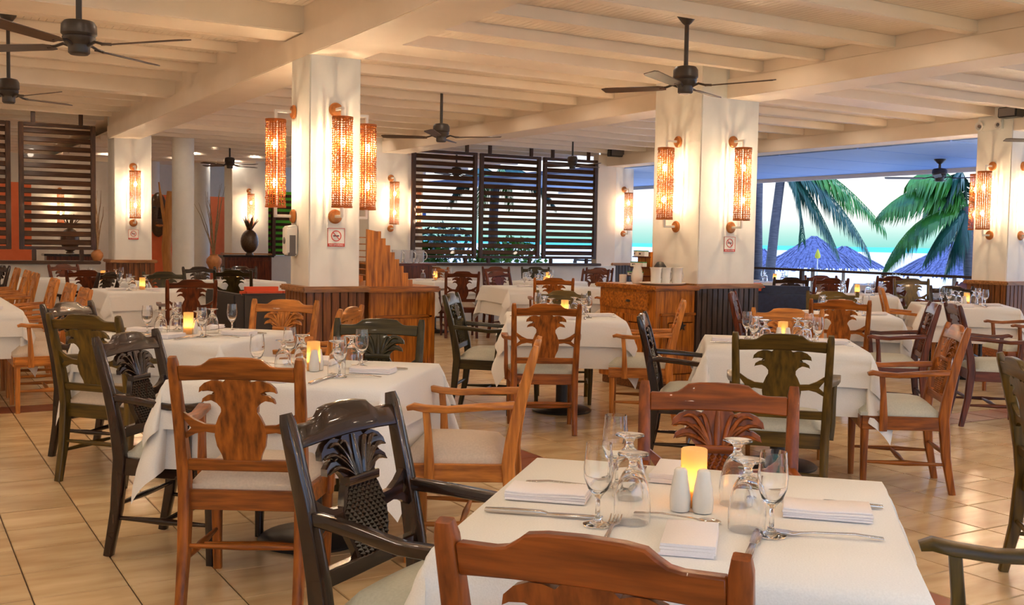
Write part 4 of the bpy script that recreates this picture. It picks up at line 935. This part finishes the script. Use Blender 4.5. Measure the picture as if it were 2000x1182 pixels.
def frond(m, p0, p1, p2, ln, n, rr, droop=.8):
    p0, p1, p2 = Vector(p0), Vector(p1), Vector(p2); prev = None; pts = []
    for k in range(n + 1):
        t = k / n; p = p0 * (1 - t) ** 2 + p1 * 2 * t * (1 - t) + p2 * t * t; pts.append(p)
    m.tube(pts[::max(1, n // 8)], [.022 * (1 - .8 * k / len(pts[::max(1, n // 8)])) for k in range(len(pts[::max(1, n // 8)]))], 5)
    for k in range(3, n + 1):
        t = k / n; d = (pts[min(k + 1, n)] - pts[max(0, k - 1)]).normalized(); side = d.cross(Vector((0, 0, 1))).normalized()
        L = ln * (math.sin(min(1, t * 1.25 + .12) * PI * .62) ** .7) * rr.uniform(.85, 1.1) * (1.05 - .55 * max(0, t - .6) / .4)
        for s_ in (-1, 1):
            dr = (side * s_ * .55 + d * .55 + Vector((0, 0, -droop * rr.uniform(.8, 1.2)))).normalized(); b = pts[k]; wv = .036 * rr.uniform(.8, 1.2)
            mid = b + dr * L * .5 + Vector((0, 0, .02)); tip = b + (dr + Vector((0, 0, -.25))).normalized() * L; i = len(m.v)
            m.v += [tuple(b + d * wv * .5), tuple(b - d * wv * .5), tuple(mid - d * wv), tuple(mid + d * wv), tuple(tip)]
            m.f += [(i, i + 1, i + 2, i + 3), (i + 3, i + 2, i + 4)]
def palm(x, y, z0, crown, fr, label, trunk=True, lean_=(0, 0), seed=1, ln=.62, tr=.13):
    rr = random.Random(seed); p = empty('coconut_palm', (x, y, z0), 0, label, 'palm tree', 'coconut palms')
    o = Vector((x, y, z0)); c = Vector(crown) - o
    obj('trunk', MB().tube([Vector((0, 0, 0)), c * .33 + Vector((.05, 0, 0)), c * .66, c], [tr * 1.25, tr, tr * .9, tr * .85], 12).mesh('trunk', 60), 'bark_blue', p)
    for k, (p1, p2, mt) in enumerate(fr):
        m = MB(); frond(m, c, Vector(p1) - o, Vector(p2) - o, ln * rr.uniform(.9, 1.1), 46, rr); tag(obj('frond', m.mesh('frond'), mt, p))
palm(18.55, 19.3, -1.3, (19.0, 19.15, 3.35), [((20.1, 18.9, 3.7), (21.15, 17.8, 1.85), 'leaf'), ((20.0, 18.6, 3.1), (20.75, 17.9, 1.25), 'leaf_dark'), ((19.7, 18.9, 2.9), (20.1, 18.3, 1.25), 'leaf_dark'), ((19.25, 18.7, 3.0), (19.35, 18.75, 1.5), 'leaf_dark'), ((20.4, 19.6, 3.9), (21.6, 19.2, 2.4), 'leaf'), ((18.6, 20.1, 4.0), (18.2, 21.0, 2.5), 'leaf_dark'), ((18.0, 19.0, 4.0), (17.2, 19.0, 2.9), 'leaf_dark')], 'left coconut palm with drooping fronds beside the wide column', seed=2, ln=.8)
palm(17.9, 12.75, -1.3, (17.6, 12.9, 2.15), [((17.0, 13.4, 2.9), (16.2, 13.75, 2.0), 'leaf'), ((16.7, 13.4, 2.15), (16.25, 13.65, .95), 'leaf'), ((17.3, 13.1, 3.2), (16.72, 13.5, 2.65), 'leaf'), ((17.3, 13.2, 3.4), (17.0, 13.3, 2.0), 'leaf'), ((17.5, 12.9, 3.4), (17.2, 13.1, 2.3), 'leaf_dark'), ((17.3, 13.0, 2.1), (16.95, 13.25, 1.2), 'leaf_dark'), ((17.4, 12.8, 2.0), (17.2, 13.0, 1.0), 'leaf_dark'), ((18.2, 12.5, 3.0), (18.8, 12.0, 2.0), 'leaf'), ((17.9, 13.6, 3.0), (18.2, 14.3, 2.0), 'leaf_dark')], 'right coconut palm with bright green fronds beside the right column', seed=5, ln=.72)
palm(16.4, 17.2, -1.3, (16.35, 17.2, 3.6), [((17.0, 17.4, 4.2), (17.6, 17.3, 3.2), 'leaf_dark'), ((16.0, 18.0, 4.2), (15.8, 18.8, 3.2), 'leaf_dark')], 'straight dark palm trunk right against the wide column', seed=8, tr=.12)
y_ = empty('beach_umbrella', (18.2, 17.15, -1.3), 0, 'closed yellow beach umbrella before the large thatched parasol', 'umbrella'); obj('pole', MB().lathe([(.012, 0), (.012, 2.4)], 8), 'white_enamel', y_); obj('folded_canopy', MB().lathe([(0, 2.60), (.03, 2.54), (.065, 2.44), (.06, 2.39), (.015, 2.37)], 10).mesh('canopy', 50), 'yellow_cloth', y_)
def bush(x, y, z, r, n, mat, label, seed, name='shrub'):
    rr = random.Random(seed); b = empty(name, (x, y, z), 0, label, 'shrub', 'garden shrubs'); m = MB(); st = MB()
    for k in range(5): a = k * 1.26; st.tube([(0, 0, 0), (math.cos(a) * r * .4, math.sin(a) * r * .4, r * .9)], [.02, .01], 5)
    for k in range(n):
        a, e_, q = rr.uniform(0, 2 * PI), rr.uniform(-.2, 1.5), r * rr.uniform(.5, 1); c = Vector((math.cos(a) * math.cos(e_) * q, math.sin(a) * math.cos(e_) * q, r * .6 + math.sin(e_) * q))
        d = Vector((rr.uniform(-1, 1), rr.uniform(-1, 1), rr.uniform(-.4, 1))).normalized() * .16; s_ = d.cross(Vector((rr.uniform(-1, 1), rr.uniform(-1, 1), 1))).normalized() * .05; i = len(m.v)
        m.v += [tuple(c), tuple(c + d * .5 + s_), tuple(c + d), tuple(c + d * .5 - s_)]; m.f += [(i, i + 1, i + 2, i + 3)]
    obj('stems', st, 'bark', b); tag(obj('foliage', m.mesh('foliage'), mat, b), kind='stuff')
bush(16.2, 16.1, -.9, .9, 500, 'leaf_bright', 'bright green shrub at the foot of the dark palm trunk', 1)
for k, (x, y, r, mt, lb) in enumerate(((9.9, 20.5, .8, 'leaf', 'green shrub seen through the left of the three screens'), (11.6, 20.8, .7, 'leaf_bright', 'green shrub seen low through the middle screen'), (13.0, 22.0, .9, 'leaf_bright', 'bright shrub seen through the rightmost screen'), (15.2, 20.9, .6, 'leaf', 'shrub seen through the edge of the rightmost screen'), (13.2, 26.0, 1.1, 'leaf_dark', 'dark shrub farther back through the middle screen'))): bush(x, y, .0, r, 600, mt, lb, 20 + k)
palm(13.2, 23.5, -.02, (13.3, 23.4, 3.0), [((12.6, 23.4, 3.6), (11.9, 23.2, 2.3), 'leaf_dark'), ((13.9, 23.2, 3.6), (14.7, 22.8, 2.3), 'leaf_dark'), ((13.2, 22.8, 3.6), (13.0, 22.1, 2.2), 'leaf'), ((12.6, 22.9, 3.3), (12.2, 22.3, 1.9), 'leaf')], 'garden palm seen through the middle and right screens', seed=11)
column(8.55, 8.95, 18.6, 19.0, 'wainscot', '', False)
sconce(8.75, 18.6, S_, 'sconce on a patio column seen through the left of the three screens')
gz = empty('garden_kiosk', (10.6, 24, 0), 0, 'white kiosk with blue trim seen through the left screen', 'kiosk'); rel(gz, 'wall', (9.9, 23.9, 0), (11.3, 24.6, 1.9), 'plaster'); rel(gz, 'blue_canopy', (9.8, 23.5, 1.9), (11.4, 24.7, 2.0), 'blue_paint'); rel(gz, 'hatch', (10.2, 23.88, .95), (11.0, 23.91, 1.6), 'blue_paint')
